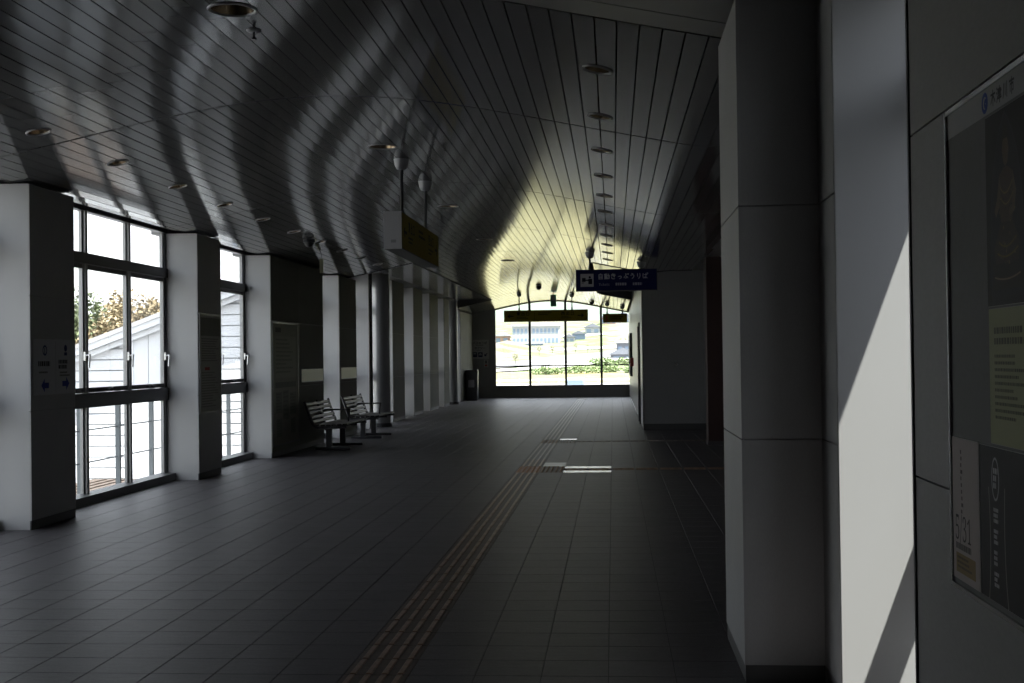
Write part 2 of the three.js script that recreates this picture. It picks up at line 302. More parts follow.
// ------------------------------------------------------------------ right wall, its pier, window recess and the ticket office
const XR = 0.9, XRW = 1.39;
{
  const w = thing('wall_right', 'grey panelled right wall with a projecting pier and a sunlit window recess', 'wall', [0, 0, 0], 0, null, 'structure');
  const P = 0.014;
  bx('wall_core', XR + P, XRW + 0.12, 0, 3.3, BACK, 3.96 - P, coreMat, w);
  const edges = [BACK, -5.2, -3.9, -2.6, -1.3, 0.2, 1.7, 3.96], ys = [0.08, 1.06, 2.08, 3.0];
  for (let i = 0; i < edges.length - 1; i++) for (let j = 0; j < 3; j++) bx('wall_panel', XR, XR + P, ys[j] + (j ? 0.003 : 0), ys[j + 1] - 0.003, edges[i] + 0.003, edges[i + 1] - (i < 6 ? 0.003 : 0), panelMats[(i + j) % 3], w);
  bx('skirting', XR + 0.002, XR + P, 0, 0.078, BACK, 3.96, blackSkirt, w);
  bx('jamb_panel', XR + P, XRW + 0.12, 0, 3.3, 3.96 - P + 0.001, 3.96, jambMat, w);
  bx('corner_trim', XR - 0.006, XR + 0.012, 0, 3.0, 3.952, 3.968, frameMat, w);
  // segment beyond the recess: the jamb that the sun strikes
  bx('wall_core', XR + P, XRW + 0.12, 0, 3.3, 5.28 + P, 6.6 - P, coreMat, w);
  bx('jamb_panel', XR + 0.002, XRW + 0.12, 0, 3.0, 5.28, 5.28 + P - 0.001, jambMat, w);
  for (let j = 0; j < 3; j++) bx('wall_panel', XR, XR + P, ys[j] + (j ? 0.003 : 0), ys[j + 1] - 0.003, 5.28 + P, 5.69, panelMats[j % 3], w);
  // projecting pier
  bx('wall_core', 0.555 + P, XR + 0.1, 0, 2.985, 5.69 + P, 6.6 - P, coreMat, w);
  for (let j = 0; j < 3; j++) {
    const y0 = ys[j] + (j ? 0.003 : 0), y1 = ys[j + 1] - 0.003;
    bx('wall_panel', 0.555, 0.555 + P, y0, y1, 5.69, 6.6, panelMats[j % 3], w);
    bx('wall_panel', 0.555 + P, XR, y0, y1, 5.69, 5.69 + P - 0.001, panelMats[(j + 1) % 3], w);
    bx('wall_panel', 0.555 + P, XRW, y0, y1, 6.6 - P + 0.001, 6.6, panelMats[(j + 1) % 3], w);
  }
  bx('skirting', 0.559, 0.569, 0, 0.078, 5.694, 6.6, blackSkirt, w); bx('skirting', 0.559, XR, 0, 0.078, 5.694, 5.704, blackSkirt, w);
  // enclosing walls of the dark ticket-gate area on the right
  bx('side_wall', XRW + 0.12, 4.2, 0, 3.3, 6.4, 6.6, panelMats[0], w);
  bx('side_wall', 4.1, 4.3, -0.25, 3.3, 6.6, FAR, panelMats[0], w);
  bx('upper_wall', XRW - 0.06, XRW + 0.12, 3.06, 3.6, 3.9, 5.4, roofMat, w);
}
windowBay(1, XRW, 3.96, 5.28, 1, 'grey metal framed window in the right recess letting the sun in', false, 0.11, -0.07);
{
  const w = thing('wall_ticket_office', 'dark grey ticket office block at the right of the far concourse', 'wall', [0, 0, 0], 0, null, 'structure');
  const X = 0.57, P = 0.02, top = SLOT_Y - 0.02, side = mat([0.3, 0.3, 0.305], 0.32, 0.05, { map: speck }), front = side;
  bx('wall_core', X + P, 4.1, 0, top, 25.1 + P, FAR, coreMat, w);
  const ys = [0.12, 1.1, 2.1, top];
  for (const [x0, x1] of [[X, 1.78], [1.79, 4.1]]) for (let j = 0; j < 3; j++) bx('wall_panel', x0, x1, ys[j] + (j ? 0.002 : 0), ys[j + 1] - 0.002, 25.1, 25.1 + P, front, w);
  bx('skirting', X + 0.003, 4.1, 0, 0.118, 25.105, 25.12, blackSkirt, w);
  const es = [25.12, 27.3, 28.5, 31.5, 34.5, 37.5, 40.5, 43.5, FAR - 0.02];
  for (let i = 0; i < es.length - 1; i++) {
    if (i === 1) { bx('wall_panel', X, X + P, 2.14, top, es[i], es[i + 1] - 0.004, side, w); continue; }
    const t = es[i] >= SLOT_R[2] ? 2.98 : top;
    bx('wall_panel', X, X + P, 0.06, 1.1, es[i], es[i + 1] - 0.004, side, w); bx('wall_panel', X, X + P, 1.103, t, es[i], es[i + 1] - 0.004, side, w);
  }
  bx('skirting', X - 0.006, X + P, 0, 0.058, 28.5, FAR - 0.02, silver, w); bx('skirting', X - 0.006, X + P, 0, 0.058, 25.12, 27.3, silver, w);
  bx('edge_trim', X - 0.008, X + 0.012, 0, top, 25.092, 25.112, silver, w);
  bx('pipe_cover', 1.755, 1.8, 0.66, top, 25.06, 25.1, frameLight, w);
  bx('wall_switch', 1.18, 1.24, 1.24, 1.3, 25.085, 25.1, silver, w);
  const d = thing('door_1', 'grey service door set into the side of the ticket office', 'door', [0, 0, 0], 0, null, 'structure');
  bx('door_frame', X - 0.03, X + 0.04, 0, 2.14, 27.3, 27.36, darkMetal, d); bx('door_frame', X - 0.03, X + 0.04, 0, 2.14, 28.44, 28.496, darkMetal, d); bx('door_frame', X - 0.03, X + 0.04, 2.08, 2.138, 27.36, 28.44, darkMetal, d);
  bx('door_leaf', X + 0.005, X + 0.018, 0.01, 2.08, 27.36, 28.44, side, d);
  part('door_handle', mergeGeometries([rod(V(X + 0.005, 1, -27.5), V(X - 0.05, 1, -27.5), 0.012), rod(V(X - 0.05, 1, -27.49), V(X - 0.05, 1, -27.62), 0.01)]), silver, d);
}
{
  const p = thing('partition_post', 'dark maroon full-height post by the ticket gates', 'post', [0, 0, 0]);
  const maroon = mat([0.035, 0.016, 0.016], 0.5);
  bx('post_body', 1.5, 1.9, 0.06, 3.0, 20.75, 21.2, maroon, p); bx('base_plate', 1.49, 1.91, 0, 0.06, 20.74, 21.21, blackSkirt, p);
}
// wall of the neighbouring building that stands close outside the right window
tag(bx('neighbour_wall', 3.0, 3.3, -4, 3.2, -6, 6.2, mat([0.2, 0.2, 0.2], 0.85, 0, { map: speck }), scene), 'grey rendered wall of the building close outside the right window', 'wall', null, 'structure');
// back wall, behind the viewer
{
  const w = thing('wall_back', 'plain grey wall closing the concourse behind the viewer', 'wall', [0, 0, 0], 0, null, 'structure');
  bx('wall_slab', XLW - 0.1, XRW + 0.12, -0.25, 3.6, BACK - 0.2, BACK, panelMats[0], w);
}

// ------------------------------------------------------------------ ceiling: painted metal strips following the vault
const LIGHTS = [];
for (let k = 0; k < 5; k++) LIGHTS.push(['centre', -2.16, 7.26 + k * 4.87, 0.132]);
for (let k = 0; k < 10; k++) LIGHTS.push(['left', -4.25, 9.29 + k * 1.545, 0.085]);
for (let k = 0; k < 11; k++) LIGHTS.push(['right', -0.07, 7.69 + k * 1.515, 0.085]);
{
  const c = thing('ceiling', 'vaulted ceiling of glossy grey metal strips', 'ceiling', [0, 0, 0], 0, null, 'structure');
  const PITCH = 0.115, ev = new Evaluator(); ev.attributes = ['position', 'normal', 'uv']; ev.useGroups = false;
  const strips = [];
  for (let x = MID - PITCH * 28.5; x < 1.5; x += PITCH) {
    const xc = x + PITCH / 2; if (xc < XLW + 0.15) continue;
    let segs = [];
    for (let j = 0; j < JOINTS.length - 1; j++) segs.push([JOINTS[j], JOINTS[j + 1]]);
    if (xc > 0.85) segs = segs.filter(([a]) => a < 24).map(([a, b]) => [Math.max(a, 6.62), b]);
    else if (xc > 0.54) segs = segs.filter(([a]) => a < 24);
    const slot = xc < SLOT_L[0] ? SLOT_L : xc > SLOT_R[0] ? SLOT_R : null;
    if (slot) segs = segs.flatMap(([a, b]) => (b <= slot[1] + 0.01 || a >= slot[2] ? [[a, b]] : b > slot[2] ? [[slot[2], b]] : []));
    const ang = Math.atan2(prof(x + PITCH) - prof(x), PITCH);
    for (const [a, b] of segs) strips.push({ xc, y: (prof(x) + prof(x + PITCH)) / 2, ang, a, b });
  }
  strips.sort((p, q) => p.a - q.a);
  const w = PITCH - 0.0065, stuff = [[], [], []];
  strips.forEach((s, n) => {
    const m = Math.floor(rnd() * 3), tilt = s.ang + rr(-0.004, 0.004), pitch = rr(-0.0004, 0.0004), len = s.b - s.a - 0.04;
    const place = (o) => { o.position.set(s.xc, s.y + 0.006, -(s.a + s.b) / 2); o.rotation.set(pitch, 0, tilt); o.scale.set(w, 0.012, len); o.updateMatrixWorld(true); return o; };
    if (n < 300) {
      const cuts = LIGHTS.filter(([, lx, ld, r]) => Math.abs(lx - s.xc) < r + w / 2 && ld > s.a - r && ld < s.b + r);
      if (!cuts.length) { place(part('ceiling_strip', UNIT, stripMats[m], c)); return; }
      const local = place(new THREE.Object3D()); const g = UNIT.clone().applyMatrix4(local.matrix); let br = new Brush(g); br.updateMatrixWorld();
      for (const [, lx, ld, r] of cuts) { const hole = new Brush(new THREE.CylinderGeometry(r, r, 0.4, 36)); hole.position.set(lx, prof(lx), -ld); hole.updateMatrixWorld(); br = ev.evaluate(br, hole, SUBTRACTION); br.updateMatrixWorld(); }
      part('ceiling_strip', br.geometry, stripMats[m], c);
    } else { const o = place(new THREE.Object3D()); stuff[m].push(UNIT.clone().applyMatrix4(o.matrix)); }
  });
  stuff.forEach((g, i) => { if (g.length) part('distant_ceiling_strips', mergeGeometries(g), stripMats[i], c).userData.kind = 'stuff'; });
  // plain curved plates between the viewer and the first strips
  const sheet = (x0, x1, d0, d1, dy = 0, th = 0.012) => {
    const s = new THREE.Shape(), n = 40; for (let i = 0; i <= n; i++) { const x = x0 + (x1 - x0) * i / n; s[i ? 'lineTo' : 'moveTo'](x, prof(x) + dy); } for (let i = n; i >= 0; i--) { const x = x0 + (x1 - x0) * i / n; s.lineTo(x, prof(x) + dy + th); }
    const g = new THREE.ExtrudeGeometry(s, { depth: d1 - d0, bevelEnabled: false }); g.translate(0, 0, -d1); return g;
  };
  part('plain_plate', sheet(XLW + 0.095, 0.885, BACK, 6.21), plainCeil, c); part('plain_plate', sheet(XLW + 0.095, 0.885, 6.225, 6.49), plainCeil, c);
  part('backing_sheet', sheet(XLW + 0.095, 1.5, 6.22, FAR - 0.06, 0.22, 0.012), voidMat, c);
  // flat soffits over the two slots, with the cut ends of the vault
  for (const [x0, x1, d0, d1] of [[XLW + 0.095, SLOT_L[0], SLOT_L[1], SLOT_L[2]], [SLOT_R[0], 4.1, SLOT_R[1], SLOT_R[2]]]) {
    const n = 4; for (let i = 0; i < n; i++) bx('soffit_panel', x0, x1, SLOT_Y, SLOT_Y + 0.012, d0 + (d1 - d0) * i / n + 0.003, d0 + (d1 - d0) * (i + 1) / n - 0.003, soffitMat, c);
    for (const d of [d0, d1]) {
      const a = Math.max(x0, -5.35), b = Math.min(x1, d === d0 ? 1.5 : 0.55), s = new THREE.Shape(); s.moveTo(a, SLOT_Y + 0.06); for (let i = 0; i <= 24; i++) { const x = a + (b - a) * i / 24; s.lineTo(x, Math.min(SLOT_Y + 0.04, prof(x) - 0.012)); } s.lineTo(b, SLOT_Y + 0.06);
      const g = new THREE.ExtrudeGeometry(s, { depth: 0.016, bevelEnabled: false }); g.translate(0, 0, -d - (d === d0 ? 0.0 : 0.016)); part('fascia', g, darkMetal, c);
    }
  }
  bx('flat_plate', 1.5, 4.1, 3.03, 3.045, 6.6, 24.36, plainCeil, c);
  const roof = thing('roof', 'concrete roof slab with short eaves above the concourse', 'roof', [0, 0, 0], 0, null, 'structure');
  bx('slab', XLW - 0.35, XRW + 0.28, 3.6, 3.8, BACK - 0.3, FAR + 0.4, roofMat, roof); bx('slab', XRW + 0.28, 4.4, 3.6, 3.8, 6.4, FAR + 0.4, roofMat, roof);
  bx('upper_wall', 4.1, 4.3, 3.3, 3.6, 6.4, FAR, roofMat, roof); bx('upper_wall', 1.5, 4.3, 3.3, 3.6, 6.4, 6.6, roofMat, roof);
}

// ------------------------------------------------------------------ far end wall with its arched window
{
  const w = thing('wall_far', 'dark end wall and low parapet around the arched window', 'wall', [0, 0, 0], 0, null, 'structure');
  const endMat = panelMats[0], X0 = -4.23, X1 = 0.92;
  const panels = [[XLW - 0.1, -4.85], [-4.845, X0]];
  bx('wall_core', XLW - 0.1, X0, -0.3, 3.6, FAR + 0.2, FAR + 0.3, coreMat, w); bx('wall_core', X0, 4.1, -0.3, 0.4, FAR + 0.2, FAR + 0.3, coreMat, w);
  for (const [a, b] of panels) for (const [y0, y1] of [[0, 1.02], [1.024, 2.02], [2.024, 3.6]]) bx('wall_panel', a, b, y0, y1, FAR, FAR + 0.2, endMat, w);
  bx('parapet', X0, 4.1, 0, 0.4, FAR, FAR + 0.2, endMat, w); bx('sill', X0, 4.1, 0.4, 0.435, FAR - 0.05, FAR + 0.22, frameMat, w);
  bx('wall_panel', X1, 4.3, 0.435, 3.6, FAR, FAR + 0.2, endMat, w);
  const s = new THREE.Shape(); s.moveTo(X0, 3.6); for (let i = 0; i <= 40; i++) { const x = X0 + (X1 - X0) * i / 40; s.lineTo(x, prof(x) - 0.03); } s.lineTo(X1, 3.6);
  part('arched_head', new THREE.ExtrudeGeometry(s, { depth: 0.2, bevelEnabled: false }).translate(0, 0, -FAR - 0.2), frameMat, w);
  const g = thing('window_' + (++windowCount), 'broad arched window overlooking the hillside at the far end', 'window', [0, 0, 0], 0, null, 'structure');
  const ms = [X0, -2.96, -1.68, -0.41, X1];
  for (let i = 0; i < 5; i++) { const x = ms[i], top = prof(x) - 0.03; bx('mullion', x - (i ? 0.04 : 0), x + (i < 4 ? 0.04 : 0), 0.435, top, FAR + 0.02, FAR + 0.16, frameMat, g); }
  for (let i = 0; i < 4; i++) {
    const a = ms[i] + 0.04, b = ms[i + 1] - 0.04; bx('rail', a, b, 1.11, 1.15, FAR + 0.05, FAR + 0.11, frameMat, g);
    bx('pane', a, b, 0.435, 1.11, FAR + 0.076, FAR + 0.084, glass, g);
    const q = new THREE.Shape(); q.moveTo(a, 1.15); q.lineTo(b, 1.15); for (let k = 12; k >= 0; k--) { const x = a + (b - a) * k / 12; q.lineTo(x, prof(x) - 0.032); }
    part('pane', new THREE.ExtrudeGeometry(q, { depth: 0.008, bevelEnabled: false }).translate(0, 0, -FAR - 0.084), glass, g);
  }
}

// ------------------------------------------------------------------ ceiling fittings
{
  const proto = {};
  const NAMES = { centre: ['ceiling_downlight', 'large round recessed downlight with bronze reflector along the vault crown', 'large downlights along the vault crown'], left: ['ceiling_downlight', 'small round recessed downlight in the row above the left windows', 'small downlights above the left windows'], right: ['ceiling_downlight', 'small round recessed downlight in the row leading to the ticket sign', 'small downlights over the right of the hall'] };
  for (const [row, x, d, r] of LIGHTS) {
    const [nm, label, group] = NAMES[row], ang = Math.atan2(prof(x + 0.1) - prof(x - 0.1), 0.2);
    let o;
    if (proto[row]) { o = proto[row].clone(); o.name = numbered(nm); scene.add(o); o.userData = { ...proto[row].userData }; } else {
      o = thing(nm, label, 'downlight', [0, 0, 0], 0, group); proto[row] = o;
      part('trim_ring', new THREE.LatheGeometry([[r * 0.94, 0.004], [r * 0.95, -0.008], [r * 1.06, -0.01], [r * 1.1, -0.004], [r * 1.1, 0.0]].map(([a, b]) => new THREE.Vector2(a, b)), 40), steelGrey, o);
      part('reflector', new THREE.LatheGeometry([[r * 0.93, 0.0], [r * 0.82, 0.05], [r * 0.6, 0.12], [r * 0.3, 0.15]].map(([a, b]) => new THREE.Vector2(a, b)), 40), bronze, o);
      part('lamp', new THREE.SphereGeometry(r * 0.3, 16, 10).translate(0, 0.11, 0), mat([0.6, 0.58, 0.52], 0.2), o);
    }
    o.position.set(x, prof(x), -d); o.rotation.z = ang;
  }
  const sp = thing('sprinkler', 'small sprinkler head hanging beside the bronze downlight', 'sprinkler', [-2.17, prof(-2.17), 7.74]);
  part('rosette', new THREE.LatheGeometry([[0.0, -0.012], [0.03, -0.014], [0.045, -0.006], [0.048, 0]].map(([a, b]) => new THREE.Vector2(a, b)), 28), steelGrey, sp);
  part('stem', rod(V(0, -0.01, 0), V(0, -0.05, 0), 0.008), darkMetal, sp);
  part('deflector', new THREE.CylinderGeometry(0.018, 0.014, 0.006, 18).translate(0, -0.053, 0), darkMetal, sp);
  for (const [x, d, label] of [[-4.28, 18.0, 'black dome camera on the ceiling above the benches'], [-2.07, 36.4, 'black dome camera on the vault crown before the arched window'], [-0.68, 42.9, 'black dome camera near the small yellow sign']]) {
    const o = thing('dome_camera', label, 'camera', [x, prof(x) - 0.004, d]);
    part('mount', new THREE.CylinderGeometry(0.08, 0.085, 0.05, 28).translate(0, -0.025, 0), darkMetal, o);
    part('dome', new THREE.SphereGeometry(0.068, 24, 12, 0, Math.PI * 2, Math.PI / 2, Math.PI / 2).translate(0, -0.05, 0), black, o);
  }
}
// ------------------------------------------------------------------ hanging signs
function hanger(parent, x, d, top, bottom) {
  part('canopy', new THREE.LatheGeometry([[0.015, -0.11], [0.05, -0.1], [0.07, -0.06], [0.08, 0]].map(([a, b]) => new THREE.Vector2(a, b)), 24).translate(x, top, -d), steelGrey, parent);
  part('hanger_rod', rod(V(x, top - 0.02, -d), V(x, bottom, -d), 0.017, 12), darkMetal, parent);
  part('rod_joint', rod(V(x, bottom, -d), V(x, bottom + 0.07, -d), 0.026, 12), darkMetal, parent);
}
const yellowFace = (l, r) => canvasMat(1024, 144, (g, w, h) => {
  g.fillStyle = '#8d7d18'; g.fillRect(0, 0, w, h); const k = '#1c1a10';
  lineArrow(g, 80, 74, 34, Math.PI, k, 12); glyphs(g, l, 150, 20, 48, k, 0.13, 1.2); fineprint(g, 150, 84, 150, 34, 2, k, 0.5);
  g.fillRect(372, 14, 3, h - 28); fineprint(g, 420, 28, 210, 44, 2, k, 0.5);
  glyphs(g, r, 700, 20, 48, k, 0.13, 1.2); fineprint(g, 700, 84, 150, 34, 2, k, 0.5); lineArrow(g, 940, 74, 34, 0, k, 12);
});
const sideGrey = mat([0.44, 0.44, 0.46], 0.4), signBack = mat([0.06, 0.06, 0.06], 0.5);
{
  // box sign seen end-on, running along the hall
  const X0 = -2.2, X1 = -2.025, Y0 = 2.5, Y1 = 2.865, D0 = 12.35, D1 = 15.0;
  const s = thing('hanging_sign', 'long yellow direction sign hung end-on with a pale grey end plate', 'sign', [0, 0, 0]);
  bx('sign_box', X0, X1, Y0, Y1, D0 + 0.006, D1, signBack, s);
  bx('end_plate', X0, X1, Y0, Y1, D0, D0 + 0.006, sideGrey, s); bx('maker_plate', X0 + 0.07, X0 + 0.12, Y0 + 0.06, Y0 + 0.09, D0 - 0.003, D0, steelGrey, s);
  const f = yellowFace('東出口', '西出口'); printX('sign_face', X1 + 0.003, Y0 + 0.008, Y1 - 0.008, D0 + 0.02, D1 - 0.02, f, s, 1); printX('sign_face', X0 - 0.003, Y0 + 0.008, Y1 - 0.008, D0 + 0.02, D1 - 0.02, f, s, -1);
  hanger(s, -2.115, 12.94, prof(-2.115), Y1); hanger(s, -2.115, 14.6, prof(-2.115), Y1);
}
{
  const s = thing('hanging_sign', 'long yellow exit direction sign with arrows across the arched window', 'sign', [0, 0, 0]);
  bx('sign_box', -3.34, -0.75, 2.535, 2.89, 39.65, 39.8, signBack, s); printZ('sign_face', -3.325, -0.765, 2.548, 2.877, 39.646, yellowFace('東出口', '西出口'), s);
  hanger(s, -2.87, 39.72, prof(-2.87), 2.89); hanger(s, -1.24, 39.72, prof(-1.24), 2.89);
}
{
  const s = thing('hanging_sign', 'short yellow sign hung beside the ticket office at the far end', 'sign', [0, 0, 0]);
  bx('sign_box', -0.31, 0.47, 2.525, 2.81, 41.65, 41.8, signBack, s);
  printZ('sign_face', -0.3, 0.46, 2.535, 2.8, 41.646, canvasMat(512, 180, (g, w, h) => { g.fillStyle = '#8d7d18'; g.fillRect(0, 0, w, h); g.fillStyle = '#b8432a'; g.beginPath(); g.arc(75, 60, 24, 0, 7); g.fill(); g.fillRect(55, 88, 40, 60); fineprint(g, 140, 50, 330, 90, 2, '#1c1a10', 0.6); }), s);
  hanger(s, -0.17, 41.72, prof(-0.17), 2.81); hanger(s, 0.32, 41.72, prof(0.32), 2.81);
}
{
  const s = thing('hanging_sign', 'dark blue ticket machine sign with white pictogram', 'sign', [0, 0, 0]);
  bx('sign_box', -0.61, 0.76, 2.54, 2.905, 21.82, 21.97, signBack, s);
  printZ('sign_face', -0.6, 0.75, 2.55, 2.895, 21.816, canvasMat(1024, 262, (g, w, h) => {
    g.fillStyle = '#0c1248'; g.fillRect(0, 0, w, h); g.fillStyle = '#b9b9bd'; g.fillRect(52, 48, 168, 166);
    g.fillStyle = '#0a0c20'; g.fillRect(72, 100, 46, 50); g.beginPath(); g.arc(172, 92, 15, 0, 7); g.fill(); g.fillRect(152, 112, 50, 68); g.fillRect(116, 122, 40, 15); g.fillRect(68, 160, 30, 8);
    glyphs(g, '自動きっぷうりば', 272, 46, 76, '#b9bcc6', 0.11, 1.07);
    g.fillStyle = '#9a9dab'; g.font = '46px sans-serif'; g.fillText('Tickets', 284, 204); fineprint(g, 500, 168, 170, 36, 1, '#9a9dab', 0.95); fineprint(g, 720, 168, 150, 36, 1, '#9a9dab', 0.95);
  }), s);
  hanger(s, -0.37, 21.9, prof(-0.37), 2.905); hanger(s, 0.5, 21.9, prof(0.5), 2.905);
}
{
  const s = thing('exit_sign', 'small green emergency exit sign hanging before the arched window', 'sign', [-1.85, 0, 40.6]);
  const green = mat([0.08, 0.42, 0.22], 0.5), pale = mat([0.55, 0.75, 0.62], 0.4);
  bx('housing', -0.09, 0.09, 3.03, 3.4, -0.03, 0.03, green, s); bx('pictogram', -0.055, 0.055, 3.2, 3.36, -0.034, -0.03, pale, s);
  part('stem', rod(V(0, 3.4, 0), V(0, 3.44, 0), 0.02), darkMetal, s);
}

// ------------------------------------------------------------------ boards and notices on the piers
{
  const s = thing('notice_board', 'two-column white direction notice with blue arrows on the nearest visible left pier', 'notice', [0, 0, 0]);
  bx('backing', XL + 0.001, XL + 0.009, 1.155, 1.645, 10.79, 11.65, mat([0.5, 0.5, 0.5], 0.5), s);
  printX('print', XL + 0.0105, 1.157, 1.643, 10.795, 11.645, canvasMat(700, 400, (g, w, h) => {
    g.fillStyle = '#b9bbc0'; g.fillRect(0, 0, w, h); g.fillStyle = '#6a6d75'; g.fillRect(w / 2 - 1, 10, 3, h - 20); g.strokeStyle = '#1d2a5c'; g.lineWidth = 12; g.beginPath(); g.arc(170, 80, 32, 0, 7); g.stroke(); g.fillStyle = '#1d2a5c'; g.fillRect(162, 60, 14, 44); g.beginPath(); g.arc(525, 62, 26, 0, 7); g.fill(); g.fillRect(500, 92, 50, 24);
    fineprint(g, 60, 158, 230, 40, 1, '#23252e', 0.9); fineprint(g, 400, 148, 240, 76, 2, '#23252e', 0.75); fineprint(g, 70, 232, 210, 18, 1, '#555', 0.7); fineprint(g, 420, 236, 190, 44, 2, '#555', 0.55);
    arrow(g, 170, 334, 62, Math.PI, '#1b2f8a'); arrow(g, 525, 326, 62, 0, '#1b2f8a');
  }), s);
}
function framedBoard(label, d0, d1, y0, y1, m, frame) {
  const s = thing('information_board', label, 'board', [0, 0, 0]);
  bx('backing', XL + 0.001, XL + 0.008, y0, y1, d0, d1, signBack, s); printX('print', XL + 0.0095, y0 + 0.02, y1 - 0.02, d0 + 0.02, d1 - 0.02, m, s);
  bx('frame', XL + 0.001, XL + 0.014, y0, y0 + 0.02, d0, d1, frame, s); bx('frame', XL + 0.001, XL + 0.014, y1 - 0.02, y1, d0, d1, frame, s);
  bx('frame', XL + 0.001, XL + 0.014, y0 + 0.02, y1 - 0.02, d0, d0 + 0.02, frame, s); bx('frame', XL + 0.001, XL + 0.014, y0 + 0.02, y1 - 0.02, d1 - 0.02, d1, frame, s);
}
framedBoard('pale framed timetable with a red heading on the pier between the windows', 15.27, 16.13, 0.79, 2.02, canvasMat(560, 800, (g, w, h) => {
  g.fillStyle = '#a3a29c'; g.fillRect(0, 0, w, h); g.fillStyle = '#767770'; g.fillRect(20, 20, w - 40, 150); fineprint(g, 40, 190, 470, 200, 10, '#6d6d69', 0.5); g.fillStyle = '#8c2a24'; g.fillRect(120, 430, 130, 24); fineprint(g, 40, 470, 470, 300, 14, '#74746f', 0.45);
}), steelGrey);
framedBoard('tall framed notice board with faded sheets beside the first bench', 18.62, 20.18, 0.16, 2.01, canvasMat(700, 860, (g, w, h) => {
  g.fillStyle = '#7d7f72'; g.fillRect(0, 0, w, h); g.fillStyle = '#4a4c44'; g.fillRect(70, 30, 150, 34); g.fillStyle = '#888a7b'; g.fillRect(60, 90, 570, 300); fineprint(g, 80, 110, 500, 260, 9, '#6b6d60', 0.4); g.fillStyle = '#5d6057'; g.fillRect(60, 420, 570, 40); for (const [x, y, a, b] of [[70, 490, 170, 150], [260, 480, 160, 210], [450, 500, 180, 160], [80, 680, 150, 130], [470, 690, 140, 110]]) { g.fillStyle = '#686b61'; g.fillRect(x, y, a, b); fineprint(g, x + 10, y + 10, a - 20, b - 20, 6, '#515349', 0.45); }
}), darkMetal);
for (const [d0, d1, label] of [[20.42, 21.94, 'pale yellow plate on the olive wall above the first bench'], [23.45, 24.85, 'pale yellow plate on the olive pier above the second bench']]) {
  const s = thing('wall_plate', label, 'plate', [0, 0, 0]);
  bx('plate', XL + 0.001, XL + 0.006, 1.085, 1.285, d0, d1, mat([0.52, 0.5, 0.34], 0.4), s); bx('edge_strip', XL + 0.001, XL + 0.008, 1.075, 1.085, d0, d1, frameLight, s);
}
// edge-on plate hung from the ceiling by the narrow window slot
{
  const s = thing('hanging_tag', 'small pale yellow tag hung edge-on from the ceiling above the benches', 'tag', [-4.56, 0, 20.0]);
  const pale = mat([0.6, 0.58, 0.36], 0.5); bx('tag_plate', -0.025, 0.025, 2.8, 3.02, -0.02, 0.02, pale, s); part('cord', rod(V(0, 3.02, 0), V(0, prof(-4.56), 0), 0.006, 6), darkMetal, s);
}
// notices and bin by the end wall
{
  const s = thing('notice_board', 'white bus stop and taxi notice on the far end wall', 'notice', [0, 0, 0]);
  bx('backing', -5.07, -4.43, 1.4, 2.09, FAR - 0.012, FAR, mat([0.5, 0.5, 0.5], 0.5), s);
  printZ('print', -5.065, -4.435, 1.405, 2.085, FAR - 0.0135, canvasMat(480, 520, (g, w, h) => {
    g.fillStyle = '#c9c9c9'; g.fillRect(0, 0, w, h); glyphs(g, 'バスのりば', 40, 50, 74, '#2a2d34', 0.12, 1.08); fineprint(g, 130, 140, 220, 20, 1, '#555', 0.8); glyphs(g, 'タクシー', 90, 190, 70, '#2a2d34', 0.12, 1.1); fineprint(g, 150, 276, 170, 20, 1, '#555', 0.8);
    g.fillStyle = '#16204e'; for (const x of [40, 190, 340]) g.fillRect(x, 340, 120, 130); g.fillStyle = '#c9c9c9'; g.fillRect(62, 362, 76, 34); g.fillRect(66, 420, 14, 14); g.fillRect(120, 420, 14, 14); g.fillRect(224, 366, 52, 22); g.fillRect(208, 396, 84, 26); g.fillStyle = '#c9c9c9'; g.fillRect(340, 340, 120, 130); lineArrow(g, 400, 405, 46, Math.PI * 0.75, '#16204e', 22);
  }), s);
  const t = thing('notice_board', 'small white notice with a red mark under the bus notice', 'notice', [0, 0, 0]);
  bx('backing', -4.62, -4.46, 1.1, 1.375, FAR - 0.01, FAR, mat([0.5, 0.5, 0.5], 0.5), t);
  printZ('print', -4.617, -4.463, 1.103, 1.372, FAR - 0.0115, canvasMat(160, 280, (g, w, h) => { g.fillStyle = '#c6c4c2'; g.fillRect(0, 0, w, h); g.fillStyle = '#33343a'; g.fillRect(55, 30, 50, 110); g.fillStyle = '#a8322c'; g.fillRect(40, 180, 80, 60); }), t);
  const b = thing('waste_bin', 'dark upright waste bin standing before the far end wall', 'bin', [-4.77, 0, 43.4]);
  part('body', new RoundedBoxGeometry(0.4, 1.0, 0.45, 3, 0.03).translate(0, 0.53, 0), darkMetal, b); bx('slot', -0.1, 0.1, 0.45, 0.7, -0.232, -0.224, steelGrey, b); bx('grab_bar', 0.2, 0.225, 0.35, 1.06, -0.2, -0.17, silver, b); bx('plinth', -0.18, 0.18, 0, 0.04, -0.2, 0.2, black, b);
}
